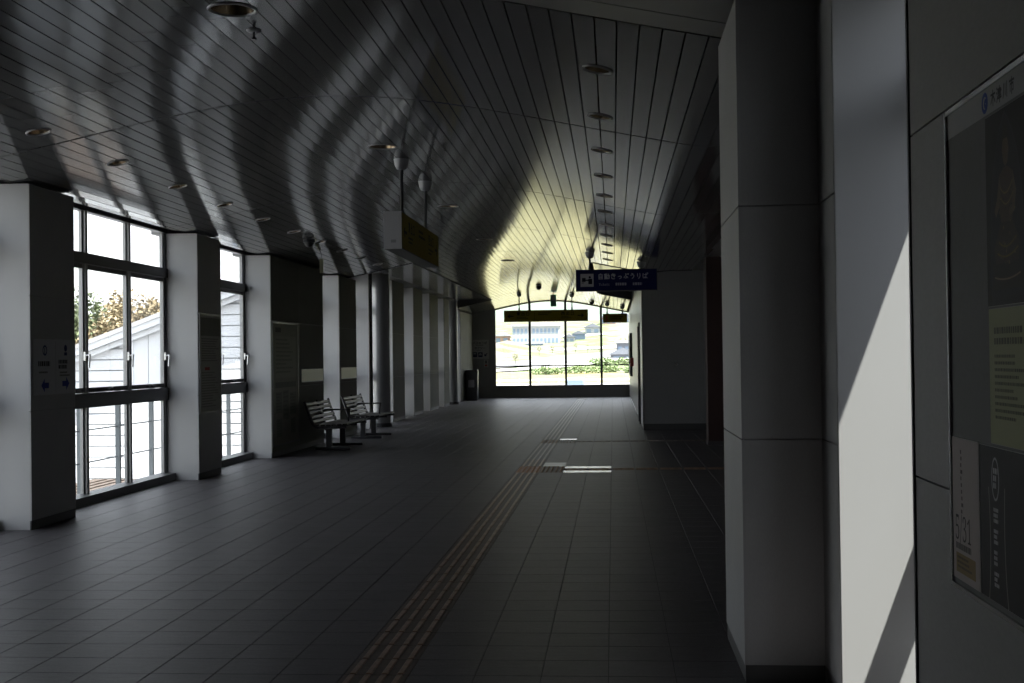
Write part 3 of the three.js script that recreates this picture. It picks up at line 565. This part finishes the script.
// fittings on the side of the ticket office
{
  const s = thing('wall_poster', 'dark framed poster projecting from the ticket office side wall', 'poster', [0, 0, 0]);
  bx('frame', 0.5, 0.57, 0.84, 2.12, 38.2, 41.2, darkMetal, s); printX('print', 0.4985, 0.9, 2.06, 38.3, 41.1, canvasMat(300, 200, (g, w, h) => { g.fillStyle = '#77797c'; g.fillRect(0, 0, w, h); fineprint(g, 20, 20, 260, 160, 9, '#505257', 0.5); }), s, -1);
  const a = thing('fire_alarm', 'red fire alarm box on the ticket office side wall', 'alarm', [0.57, 1.27, 36.2]);
  part('box', new RoundedBoxGeometry(0.09, 0.24, 0.2, 2, 0.02).translate(-0.045, 0, 0), mat([0.42, 0.04, 0.03], 0.4), a); part('bell', new THREE.CylinderGeometry(0.06, 0.06, 0.03, 24).rotateZ(Math.PI / 2).translate(-0.105, 0.02, 0), mat([0.3, 0.3, 0.3], 0.3, 0.6), a);
}
// ------------------------------------------------------------------ poster board on the near right wall
{
  const D0 = 1.95, D1 = 3.47, Y0 = 0.83, Y1 = 2.05, s = thing('poster_board', 'wide framed poster board with a pale header on the right wall', 'board', [0, 0, 0]);
  bx('backing', XR - 0.012, XR - 0.001, Y0, Y1, D0, D1, mat([0.17, 0.17, 0.175], 0.7, 0, { map: speck }), s);
  for (const [y0, y1] of [[Y0 - 0.012, Y0], [Y1, Y1 + 0.012]]) bx('frame', XR - 0.02, XR - 0.001, y0, y1, D0 - 0.012, D1 + 0.012, silver, s);
  for (const [e0, e1] of [[D0 - 0.012, D0], [D1, D1 + 0.012]]) bx('frame', XR - 0.02, XR - 0.001, Y0, Y1, e0, e1, silver, s);
  printX('header', XR - 0.0135, 1.988, Y1, D0, D1, canvasMat(1500, 62, (g, w, h) => { g.fillStyle = '#aeb0b4'; g.fillRect(0, 0, w, h); g.strokeStyle = '#24449a'; g.lineWidth = 10; g.beginPath(); g.arc(338, 31, 20, 0, 7); g.stroke(); g.beginPath(); g.arc(344, 33, 7, 0, 7); g.stroke(); glyphs(g, '木津川市', 384, 12, 38, '#23252b', 0.12, 1.22); }), s, -1);
  // dark poster of a seated figure
  const put = (name, label, d0, d1, y0, y1, m) => { const p = thing(name, label, 'poster', [0, 0, 0]); bx('sheet', XR - 0.0165, XR - 0.0145, y0, y1, d0, d1, mat([0.5, 0.5, 0.48], 0.6), p); printX('print', XR - 0.0175, y0 + 0.001, y1 - 0.001, d0 + 0.001, d1 - 0.001, m, p, -1); return p; };
  put('poster', 'dark poster of a seated armoured figure under the board header', 2.42, 3.115, 1.535, 1.98, canvasMat(700, 445, (g, w, h) => {
    g.fillStyle = '#131217'; g.fillRect(0, 0, w, h);
    g.fillStyle = '#23222a'; g.beginPath(); g.moveTo(40, 445); g.quadraticCurveTo(0, 120, 150, 10); g.quadraticCurveTo(310, 120, 270, 445); g.fill(); g.strokeStyle = '#34323c'; g.lineWidth = 5; g.stroke();
    const blob = (c, pts) => { g.fillStyle = c; g.beginPath(); pts.forEach(([x, y], i) => g[i ? 'lineTo' : 'moveTo'](x, y)); g.closePath(); g.fill(); };
    blob('#6a594c', [[128, 96], [134, 70], [152, 60], [172, 70], [178, 98], [168, 126], [152, 134], [138, 124]]); blob('#26211f', [[126, 84], [132, 58], [152, 34], [174, 58], [180, 84], [166, 70], [140, 70]]);
    blob('#56483e', [[104, 150], [140, 134], [166, 134], [206, 150], [214, 214], [196, 262], [116, 262], [98, 210]]); blob('#6f5f50', [[104, 150], [86, 200], [66, 226], [76, 244], [104, 220], [116, 176]]); blob('#6f5f50', [[206, 150], [228, 196], [214, 240], [178, 250], [176, 234], [200, 214]]);
    blob('#3f3731', [[112, 258], [200, 258], [252, 312], [240, 350], [70, 350], [58, 316]]); blob('#2b2724', [[50, 350], [258, 350], [270, 410], [40, 410]]);
    g.lineWidth = 4; for (const [c, x0, y0, x1, y1, x2, y2] of [['#8a7a52', 112, 176, 150, 214, 202, 170], ['#8a7a52', 116, 200, 152, 240, 206, 196], ['#75672f', 96, 300, 150, 330, 224, 296], ['#75672f', 84, 326, 152, 350, 236, 320], ['#8d7c69', 60, 380, 150, 396, 250, 378]]) { g.strokeStyle = c; g.beginPath(); g.moveTo(x0, y0); g.quadraticCurveTo(x1, y1, x2, y2); g.stroke(); }
    for (let i = 0; i < 40; i++) { g.fillStyle = ['#5d5140', '#3a332e', '#7a6b4c'][i % 3]; g.fillRect(rr(100, 215), rr(180, 350), rr(3, 12), rr(3, 8)); }
  }));
  put('poster', 'pale green text flyer pinned under the dark figure poster', 2.42, 3.11, 1.215, 1.53, canvasMat(700, 320, (g, w, h) => {
    g.fillStyle = '#a9ad86'; g.fillRect(0, 0, w, h); const k = '#4c4f3c'; fineprint(g, 40, 44, 330, 50, 2, k, 0.6); fineprint(g, 40, 108, 240, 160, 10, k, 0.45); fineprint(g, 390, 40, 260, 240, 14, k, 0.45);
  }));
  put('poster', 'off-white event poster dated 5/31 at the board foot', 3.215, 3.46, 0.845, 1.21, canvasMat(300, 450, (g, w, h) => {
    g.fillStyle = '#b3a9a8'; g.fillRect(0, 0, w, h); for (let i = 0; i < 10; i++) { g.fillStyle = '#5a4f52'; g.fillRect(96 + rr(-4, 4), 36 + i * 21, rr(10, 26), 12); } g.fillStyle = '#221d20'; g.font = '96px serif'; g.save(); g.translate(22, 324); g.scale(1, 1.15); g.fillText('5/31', 0, 0, 200); g.restore(); fineprint(g, 30, 334, 210, 22, 1, '#3a3336', 0.9); g.fillStyle = '#8a7448'; g.fillRect(30, 366, 220, 62); fineprint(g, 44, 376, 190, 44, 3, '#4c3f2a', 0.5);
  }));
  put('poster', 'black event poster with white vertical lettering at the board foot', 2.6, 3.21, 0.845, 1.208, canvasMat(760, 450, (g, w, h) => {
    g.fillStyle = '#14131c'; g.fillRect(0, 0, w, h); g.strokeStyle = '#a9a9b0'; g.lineWidth = 7; g.beginPath(); g.ellipse(160, 92, 34, 60, 0, 0, 7); g.stroke(); fineprint(g, 140, 60, 44, 64, 3, '#b5b5ba', 0.8); for (let i = 0; i < 4; i++) fineprint(g, 138, 176 + i * 62, 48, 48, 3, '#b5b5ba', 0.7); g.strokeStyle = '#8d8a86'; g.lineWidth = 6; g.beginPath(); g.moveTo(92, 120); g.quadraticCurveTo(120, 300, 84, 450); g.stroke(); g.beginPath(); g.moveTo(250, 110); g.quadraticCurveTo(230, 300, 270, 450); g.stroke();
  }));
}

// ------------------------------------------------------------------ benches
function bench(d0, label) {
  const L = 1.72, b = thing('bench', label, 'bench', [-4.55, 0, d0], 0, 'benches along the left wall');
  const slatM = mat([0.022, 0.021, 0.02], 0.45), z = (d) => -d;
  // backrest towards the wall (-x), seat towards the hall (+x); slats run along the wall
  const bar = (name, x, y, w, t, tilt, e0 = 0.02, e1 = L - 0.02) => { const o = part(name, new RoundedBoxGeometry(w, t, e1 - e0, 2, Math.min(w, t) * 0.3), slatM, b); o.position.set(x, y, z((e0 + e1) / 2)); o.rotation.z = tilt; return o; };
  for (let i = 0; i < 6; i++) bar('seat_slat', -0.1 + i * 0.088, 0.4 + Math.abs(i - 1.5) * 0.006, 0.072, 0.024, i < 1 ? 0.12 : -0.02 + i * 0.01);
  for (let i = 0; i < 5; i++) bar('back_slat', -0.172 - i * 0.026, 0.46 + i * 0.068, 0.024, 0.052, 0.36);
  for (const e of [0.02, L / 2, L - 0.02]) {                         // side frames carrying the slats
    const pts = [[0.36, 0.375], [0.2, 0.37], [0.0, 0.365], [-0.12, 0.38], [-0.18, 0.43], [-0.24, 0.6], [-0.3, 0.78]].map(([x, y]) => V(x, y, z(e)));
    part('side_frame', new THREE.TubeGeometry(new THREE.CatmullRomCurve3(pts), 28, 0.02, 8), darkMetal, b);
  }
  for (const e of [0.34, L - 0.34]) {                               // pedestal and foot
    const p = part('pedestal', mergeGeometries([new THREE.BoxGeometry(0.09, 0.33, 0.07).translate(0.02, 0.205, z(e)), new THREE.BoxGeometry(0.34, 0.03, 0.06).translate(0.05, 0.36, z(e))]), darkMetal, b);
    part('foot', new RoundedBoxGeometry(0.56, 0.045, 0.08, 2, 0.015).translate(0.08, 0.0225, z(e)), darkMetal, p);
  }
  bar('stretcher', 0.02, 0.34, 0.05, 0.04, 0, 0.1, L - 0.1);
  for (const e of [L / 2, ]) {
    part('armrest', mergeGeometries([new RoundedBoxGeometry(0.44, 0.026, 0.05, 2, 0.01).translate(0.04, 0.62, z(e)), rod(V(0.22, 0.38, z(e)), V(0.24, 0.61, z(e)), 0.014).toNonIndexed(), rod(V(-0.2, 0.6, z(e)), V(-0.12, 0.615, z(e)), 0.014).toNonIndexed()].map((g) => (g.index ? g.toNonIndexed() : g))), darkMetal, b);
  }
}
bench(19.95, 'black slatted bench under the notice board and first yellow plate');
bench(22.75, 'black slatted bench beside the second yellow plate');

// ------------------------------------------------------------------ outside: ground, hillside, houses, trees
const HX = [-200, -60, 20, 46, 84, 106, 130, 160, 220, 300, 400, 600], HY = [-4, -4, -4, -4, -3.6, -0.75, -0.15, 0.75, 2.5, 5.7, 10.9, 19];
function ground(x, d) {
  let i = 0; while (i < HX.length - 2 && HX[i + 1] < d) i++;
  const t = Math.min(1, Math.max(0, (d - HX[i]) / (HX[i + 1] - HX[i]))); return HY[i] + (HY[i + 1] - HY[i]) * t + 2.6 * Math.exp(-(((x + 18) / 6) ** 2) - (((d - 215) / 14) ** 2)) + (d > 130 ? (d - 130) * 0.006 * Math.sin(x * 0.03 + d * 0.02) : 0);
}
const gn1 = valueNoise(10, 10, 11), gn2 = valueNoise(60, 60, 12), gn3 = valueNoise(128, 128, 13);
const grassTex = noiseTex(256, (x, y) => { const u = x / 256, v = y / 256, a = gn1(u, v), b = gn2(u, v), c = gn3(u, v), k = 0.7 + 0.3 * b + 0.25 * (c - 0.5); return [clamp255((186 + 34 * a) * k), clamp255((190 + 14 * a) * k), clamp255((130 + 24 * (1 - a)) * k)]; });
const hillTex = noiseTex(256, (x, y) => { const u = x / 256, v = y / 256, a = Math.min(1, Math.max(0, (gn1(u, v) - 0.4) * 5)), c = gn3(u, v), k = 0.85 + 0.3 * c; return [clamp255((196 - 40 * a) * k), clamp255((186 - 10 * a) * k), clamp255((172 - 60 * a) * k)]; });
const hillMat = mat([0.25, 0.25, 0.25], 0.95, 0, { map: hillTex });
const grassMat = mat([0.34, 0.34, 0.34], 0.95, 0, { map: grassTex });
{
  const patch = (name, label, d0, d1, m) => {
  const g = new THREE.BufferGeometry(), P = [], U = [], I = [], xs = [], ds = [];
  for (let x = -300; x <= 300; x += 6) xs.push(x);
  for (let d = d0; d <= d1; d += d < 172 && d >= 36 ? 4 : 12) ds.push(d);
  for (const d of ds) for (const x of xs) { P.push(x, ground(x, d), -d); U.push(x / 24, d / 24); }
  for (let j = 0; j < ds.length - 1; j++) for (let i = 0; i < xs.length - 1; i++) { const a = j * xs.length + i, b = a + 1, c = a + xs.length, e = c + 1; I.push(a, b, e, a, e, c); }
  g.setAttribute('position', new THREE.Float32BufferAttribute(P, 3)); g.setAttribute('uv', new THREE.Float32BufferAttribute(U, 2)); g.setIndex(I); g.computeVertexNormals();
  tag(part(name, g, m, scene), label, 'ground', null, 'structure');
  };
  patch('ground', 'yellowish green grass field outside the station', -120, 132, grassMat);
  patch('hillside', 'pale dry hillside rising beyond the grass bank', 132, 600, hillMat);
  tag(bx('paved_yard', -70, -6.7, -4.2, -3.94, -60, 46, mat([0.22, 0.22, 0.225], 0.9, 0, { map: speck }), scene), 'grey paved yard below the left windows', 'pavement', null, 'structure');
}
// roads lying on the hillside
function road(label, pts, width, m) {
  const curve = new THREE.CatmullRomCurve3(pts.map(([x, d]) => V(x, 0, -d))), n = 60, P = [], I = [];
  for (let i = 0; i <= n; i++) { const p = curve.getPoint(i / n), t = curve.getTangent(i / n), nx = -t.z, nz = t.x; for (const s of [-1, 1]) { const x = p.x + nx * s * width / 2, d = -(p.z + nz * s * width / 2); P.push(x, ground(x, d) + 0.12, -d); } if (i < n) { const a = i * 2; I.push(a, a + 1, a + 3, a, a + 3, a + 2); } }
  const g = new THREE.BufferGeometry(); g.setAttribute('position', new THREE.Float32BufferAttribute(P, 3)); g.setIndex(I); g.computeVertexNormals();
  const o = part(numbered('road'), g, m, scene); tag(o, label, 'road', null, 'structure');
}
const asphalt = mat([0.13, 0.13, 0.135], 0.9), paleRoad = mat([0.32, 0.31, 0.3], 0.9);
road('grey road climbing the hillside from lower left to upper right', [[-40, 128], [-12, 150], [-2, 200], [20, 300], [60, 400]], 9, asphalt);
road('pale footpath beside the climbing hillside road', [[-40, 120], [-11, 136], [2, 180], [26, 280], [70, 380]], 4, paleRoad);
road('pale level road running along the hill top', [[-90, 330], [-30, 318], [20, 330], [80, 350]], 8, paleRoad);
road('pale earth bank strip below the houses', [[-60, 235], [-24, 232], [-6, 250], [14, 270]], 12, paleRoad);
// distant blue hills
{
  const forest = mat([0.1, 0.125, 0.1], 1); const hill = (label, d, base, amp, ph) => {
    const P = [], I = [], n = 90; for (let i = 0; i <= n; i++) { const x = -900 + 1800 * i / n, h = base + amp * (Math.sin(x * 0.006 + ph) + 0.5 * Math.sin(x * 0.017 + ph * 2) + 0.2 * Math.sin(x * 0.05)); P.push(x, 5, -(d - 260), x, h * 0.7 + 4, -(d - 80), x, h, -d, x, h * 0.5, -(d + 150)); if (i < n) for (let k = 0; k < 3; k++) { const a = i * 4 + k; I.push(a, a + 4, a + 5, a, a + 5, a + 1); } }
    const g = new THREE.BufferGeometry(); g.setAttribute('position', new THREE.Float32BufferAttribute(P, 3)); g.setIndex(I); g.computeVertexNormals();
    tag(part(numbered('mountain_ridge'), g, forest, scene), label, 'mountain', null, 'structure');
  };
  hill('wooded mountain ridge on the horizon', 1500, 60, 8, 1.3); hill('lower wooded mountain ridge before the farther one', 1050, 36, 6, 3.4);
}
// buildings on the hill
function house(name, label, x, d, w, h, depth, wallM, roofM, cols, rows, gable) {
  const y = ground(x, d) - 0.5, b = thing(name, label, 'building', [x, y, d]);
  bx('wall', -w / 2, w / 2, 0, h, 0, depth, wallM, b);
  if (gable) { const s = new THREE.Shape(); s.moveTo(-w / 2 - 0.4, 0); s.lineTo(0, w * 0.28); s.lineTo(w / 2 + 0.4, 0); part('roof', new THREE.ExtrudeGeometry(s, { depth: depth + 0.8, bevelEnabled: false }).translate(0, h, -depth - 0.4), roofM, b); }
  else bx('roof', -w / 2 - 0.3, w / 2 + 0.3, h, h + 0.5, -0.3, depth + 0.3, roofM, b);
  for (let i = 0; i < cols; i++) for (let j = 0; j < rows; j++) { const cw = w / cols, ch = h / rows, q = bx('window', -w / 2 + cw * (i + 0.22), -w / 2 + cw * (i + 0.78), ch * (j + 0.3), ch * (j + 0.78), -0.06, 0, winM, b); }
}
const winM = mat([0.18, 0.24, 0.33], 0.4), bw = mat([0.36, 0.375, 0.4], 0.8), bb = mat([0.2, 0.26, 0.38], 0.8), bo = mat([0.4, 0.26, 0.21], 0.8), rg = mat([0.16, 0.17, 0.2], 0.8), rw = mat([0.36, 0.36, 0.38], 0.8);
const at = (px, d) => (px - 613) / 1289 * d;
house('apartment_block', 'long pale apartment block with close window columns on the hill', at(536, 292), 292, 10.6, 4.4, 8, bw, rw, 12, 2);
house('apartment_block', 'low blue building at the foot of the pale apartment block', at(527, 278), 278, 6.6, 0.9, 4, bb, rw, 5, 1);
house('hill_house', 'salmon walled house at the left hill edge', at(502, 300), 300, 3.4, 2.2, 5, bo, rw, 2, 1, true);
house('hill_house', 'white house just right of the pale apartment block', at(569.5, 296), 296, 2.4, 1.6, 4, bw, rg, 2, 1, true);
house('hill_house', 'blue walled house with grey roof right of centre', at(579, 305), 305, 3.0, 1.8, 4, bb, rg, 2, 1, true);
house('hill_house', 'white house with broad roof above the climbing road', at(593, 330), 330, 3.8, 2, 5, bw, rg, 2, 1, true);
house('hill_house', 'salmon walled house near the small yellow sign', at(609, 372), 372, 4.4, 2.4, 5, bo, rg, 3, 1, true);
house('hill_house', 'pale house at the right edge of the hill top', at(624, 380), 380, 5, 2.2, 5, bw, rg, 3, 1, true);
house('hill_house', 'grey roofed low house beside shrubs at the right of the hillside', at(623, 176), 176, 3.4, 1.1, 4, rg, rg, 2, 1, true);
house('hill_house', 'dark grey shed behind the low roofed house', at(627, 200), 200, 3.2, 2.4, 4, rg, rw, 3, 1);
// leafy things
function leafCloud(n, rx, ry, rz, size, cy) {
  const P = [], N = [], I = [];
  for (let i = 0; i < n; i++) {
    const th = rnd() * 6.283, ph = Math.acos(rr(-1, 1)), q = 0.55 + 0.45 * Math.sqrt(rnd()), lump = 0.82 + 0.22 * Math.sin(th * 3 + ph * 4) , c = V(Math.sin(ph) * Math.cos(th) * rx * q * lump, cy + Math.cos(ph) * ry * q * lump, Math.sin(ph) * Math.sin(th) * rz * q * lump);
    const a = V(rr(-1, 1), rr(-0.6, 0.6), rr(-1, 1)).normalize(), nn = V(rr(-1, 1), rr(0, 1), rr(-1, 1)).normalize(), b = nn.clone().cross(a).normalize(), s = size * rr(0.6, 1.3), k = P.length / 3;
    for (const [u, v] of [[-1, 0], [0, -0.5], [1, 0], [0, 0.5]]) { const p = c.clone().addScaledVector(a, u * s).addScaledVector(b, v * s); P.push(p.x, p.y, p.z); N.push(nn.x, nn.y, nn.z); }
    I.push(k, k + 1, k + 2, k, k + 2, k + 3);
  }
  const g = new THREE.BufferGeometry(); g.setAttribute('position', new THREE.Float32BufferAttribute(P, 3)); g.setAttribute('normal', new THREE.Float32BufferAttribute(N, 3)); g.setIndex(I); return g;
}
const leafG = [[0.14, 0.17, 0.09], [0.2, 0.18, 0.1], [0.24, 0.19, 0.115], [0.18, 0.21, 0.11]].map((c) => new THREE.MeshPhysicalMaterial({ color: lin(...c), roughness: 0.9, side: THREE.DoubleSide }));
const farLeaf = new THREE.MeshPhysicalMaterial({ color: lin(0.2, 0.27, 0.12), roughness: 0.9, side: THREE.DoubleSide });
const bark = mat([0.12, 0.09, 0.06], 0.9);
function tree(name, label, x, d, h, r, m, n, group, base, leaf = 0.17) {
  const y = base ?? ground(x, d) - 0.1, t = thing(name, label, 'tree', [x, y, d], 0, group);
  part('foliage', leafCloud(n, r, h * 0.36, r, r * leaf, h * 0.64), m, t); part('trunk', new THREE.CylinderGeometry(r * 0.06, r * 0.1, h * 0.6, 8).translate(0, h * 0.3, 0), bark, t);
}
for (const [x, d] of [[-11.5, 152], [-11.2, 196], [-9.6, 205], [-8, 214], [-4.2, 216], [-2.2, 214], [-6.4, 222], [1.6, 262], [2.6, 270]]) tree('street_tree', 'small young street tree planted along the climbing road', x, d, rr(1.5, 2.1), rr(0.3, 0.42), leafG[1], 200, 'young street trees along the hill road');
for (const [x, d, w] of [[-3.2, 128, 2.4], [-6.6, 126, 1.8], [-0.6, 130, 1.6], [1.3, 150, 2.0], [-1.4, 152, 1.7], [2.2, 128, 1.6]]) { const t = thing('shrub', 'low rounded green shrub on the grass bank below the road', 'shrub', [x, ground(x, d), d], 0, 'shrubs on the grass bank'); part('foliage', leafCloud(700, w, 0.5, 1.0, 0.13, 0.35), farLeaf, t); part('stem', new THREE.CylinderGeometry(0.06, 0.09, 0.5, 6).translate(0, 0.25, 0), bark, t); }
{ // guard fence along the foot of the bank
  const f = thing('guard_fence', 'white post-and-rail guard fence at the foot of the grass bank', 'fence', [0, 0, 0]), wm = mat([0.75, 0.76, 0.8], 0.6);
  for (let x = -22; x <= 12; x += 1.6) bx('fence_post', x - 0.05, x + 0.05, ground(x, 104) - 0.1, ground(x, 104) + 0.7, 104, 104.1, wm, f);
  bx('fence_rail', -22, 12, -0.46, -0.34, 103.95, 104, wm, f); bx('fence_rail', -22, 12, -0.8, -0.68, 103.95, 104, wm, f);
  const c = thing('car', 'white van parked in front of the guard fence', 'car', [-2.9, ground(-2.9, 99) + 0.02, 99], Math.PI / 2), wheel = new THREE.CylinderGeometry(0.3, 0.3, 0.2, 16).rotateX(Math.PI / 2);
  part('body', new RoundedBoxGeometry(3.4, 0.65, 1.5, 3, 0.12).translate(0, 0.6, 0), mat([0.75, 0.75, 0.78], 0.3), c); part('cabin', new RoundedBoxGeometry(2.6, 0.6, 1.4, 3, 0.16).translate(-0.2, 1.12, 0), winM, c); part('roof', new RoundedBoxGeometry(2.4, 0.08, 1.35, 2, 0.03).translate(-0.2, 1.43, 0), mat([0.75, 0.75, 0.78], 0.3), c);
  for (const [x, z] of [[-1.1, 0.7], [1.1, 0.7], [-1.1, -0.7], [1.1, -0.7]]) part('wheel', wheel, black, c).position.set(x, 0.3, z);
}
// ------------------------------------------------------------------ outside the left windows
{
  const white = mat([0.78, 0.79, 0.82], 0.7), trimW = mat([0.8, 0.81, 0.84], 0.6), edge = mat([0.45, 0.46, 0.48], 0.6), D = 30;
  const h = thing('gabled_house', 'white weatherboarded house with a sloping roof edge outside the left windows', 'house', [0, -4, 0]);
  const X0 = -15.5, X1 = -6.9, rise = 0.36, roofY = (x) => 5.85 + rise * (x + 12.2), peak = -7.2, ry = (x) => (x < peak ? roofY(x) : roofY(2 * peak - x));
  const s = new THREE.Shape(); s.moveTo(X0, 0); s.lineTo(X1, 0); s.lineTo(X1, ry(X1)); s.lineTo(peak, ry(peak)); s.lineTo(X0, ry(X0));
  part('wall', new THREE.ExtrudeGeometry(s, { depth: 10, bevelEnabled: false }).translate(0, 0, -D - 10.04), mat([0.5, 0.51, 0.53], 0.7), h);
  // boards left of the vertical cladding and right of it, with open shadow gaps between them
  for (const [xa, xb] of [[X0, -11.46], [-9.84, X1]]) for (let y = 0.1; y + 0.23 < ry(Math.min(xb, peak)); y += 0.258) {
    const c0 = Math.max(xa, -12.2 + (y + 0.235 - 5.85) / rise); if (c0 < xb - 0.2) bx('weatherboard', c0, xb, y, y + 0.228, D - 0.03, D + 0.035, white, h);
  }
  for (let x = -11.42; x < -9.9; x += 0.39) { const q = new THREE.Shape(); q.moveTo(x, 0); q.lineTo(x + 0.375, 0); q.lineTo(x + 0.375, ry(x + 0.375)); q.lineTo(x, ry(x)); part('vertical_panel', new THREE.ExtrudeGeometry(q, { depth: 0.05, bevelEnabled: false }).translate(0, 0, -D), white, h); }
  bx('corner_post', -11.46, -11.4, 0, ry(-11.46), D - 0.07, D, trimW, h); bx('corner_post', -9.9, -9.84, 0, ry(-9.9), D - 0.07, D, trimW, h);
  // verge boards and roof slopes
  for (const [xa, xb] of [[X0 - 0.5, peak], [X1 + 0.4, peak]]) {
    const ang = Math.atan2(ry(xb) - ry(xa), xb - xa), len = Math.hypot(xb - xa, ry(xb) - ry(xa)), mx = (xa + xb) / 2, my = (ry(xa) + ry(xb)) / 2;
    const v = part('verge_board', new THREE.BoxGeometry(len, 0.16, 0.06), trimW, h); v.position.set(mx, my + 0.02, -D + 0.33); v.rotation.z = ang;
    const v2 = part('verge_board', new THREE.BoxGeometry(len, 0.12, 0.05), trimW, h); v2.position.set(mx, my - 0.13, -D + 0.2); v2.rotation.z = ang;
    const rf = part('roof_slope', new THREE.BoxGeometry(len, 0.1, 10.8), mat([0.42, 0.42, 0.44], 0.8), h); rf.position.set(mx, my + 0.14, -D - 5); rf.rotation.z = ang;
  }
  const win = bx('window', -8.75, -8.25, 4.9, 5.7, D - 0.06, D, edge, h); bx('window_pane', -8.7, -8.3, 4.95, 5.65, D - 0.07, D - 0.06, winM, h);
  // low roof of brown tiles before the house
  const p = thing('tiled_roof', 'low brown tiled roof below the white house outside the window', 'roof', [0, 0, 0]), tm = [[0.1, 0.075, 0.062], [0.13, 0.095, 0.08], [0.085, 0.066, 0.057]].map((c) => mat(c, 0.8));
  const tl = new THREE.CylinderGeometry(0.13, 0.13, 0.3, 8, 1, true, -Math.PI / 2, Math.PI).rotateX(Math.PI / 2);
  bx('roof_deck', -10.9, -8.1, -1.5, -1.02, 22, 26.5, tm[2], p);
  for (let i = 0; i < 12; i++) for (let j = 0; j < 15; j++) { const o = part('roof_tile', tl, tm[(i * 7 + j * 3) % 3], p); o.position.set(-10.75 + i * 0.23, -1.0 + 0.004 * (j % 2), -22.15 - j * 0.29); o.scale.y = 0.4; }
  bx('support', -10.8, -8.2, -4, -1.5, 22.2, 26.3, bw, p);
  // walkway railing just outside the glass
  const r = thing('railing', 'pale grey railing with two wires outside the left windows', 'railing', [0, 0, 0]), rm = mat([0.17, 0.19, 0.2], 0.6);
  for (let k = -9; k < 12; k++) bx('railing_post', -6.53, -6.47, -0.35, 1.08, 16.48 + k * 1.22, 16.53 + k * 1.22, rm, r);
  for (const y of [0.2, 0.6]) part('wire', rod(V(-6.5, y, -4), V(-6.5, y, -31), 0.009, 6), rm, r); bx('handrail', -6.54, -6.46, 1.08, 1.12, 4, 31, rm, r);
  tag(bx('walkway_slab', -6.6, XLW - 0.1, -0.45, -0.35, BACK, FAR, roofMat, scene), 'narrow concrete ledge outside the left windows', 'ledge', null, 'structure');
}
for (const [x, d, h, r, k] of [[-28.3, 60, 8.7, 2.35, 0], [-23.4, 60, 8.3, 2.35, 2], [-18.5, 60, 8.5, 2.35, 3], [-33.4, 66, 9.2, 2.4, 1], [-28.4, 66, 9.5, 2.4, 0], [-23.4, 66, 9.1, 2.4, 2], [-18.4, 66, 9.2, 2.4, 3], [-32.9, 72, 9.8, 2.45, 1], [-27.8, 72, 9.7, 2.45, 2], [-22.7, 72, 9.8, 2.45, 1], [-17.6, 72, 9.7, 2.45, 3]])
  tree('woodland_tree', 'leafy brownish green woodland tree rising behind the white house', x, d, h, r, leafG[k], 9000, 'woodland trees behind the white house', -4, 0.055);

renderer.render(scene, camera);
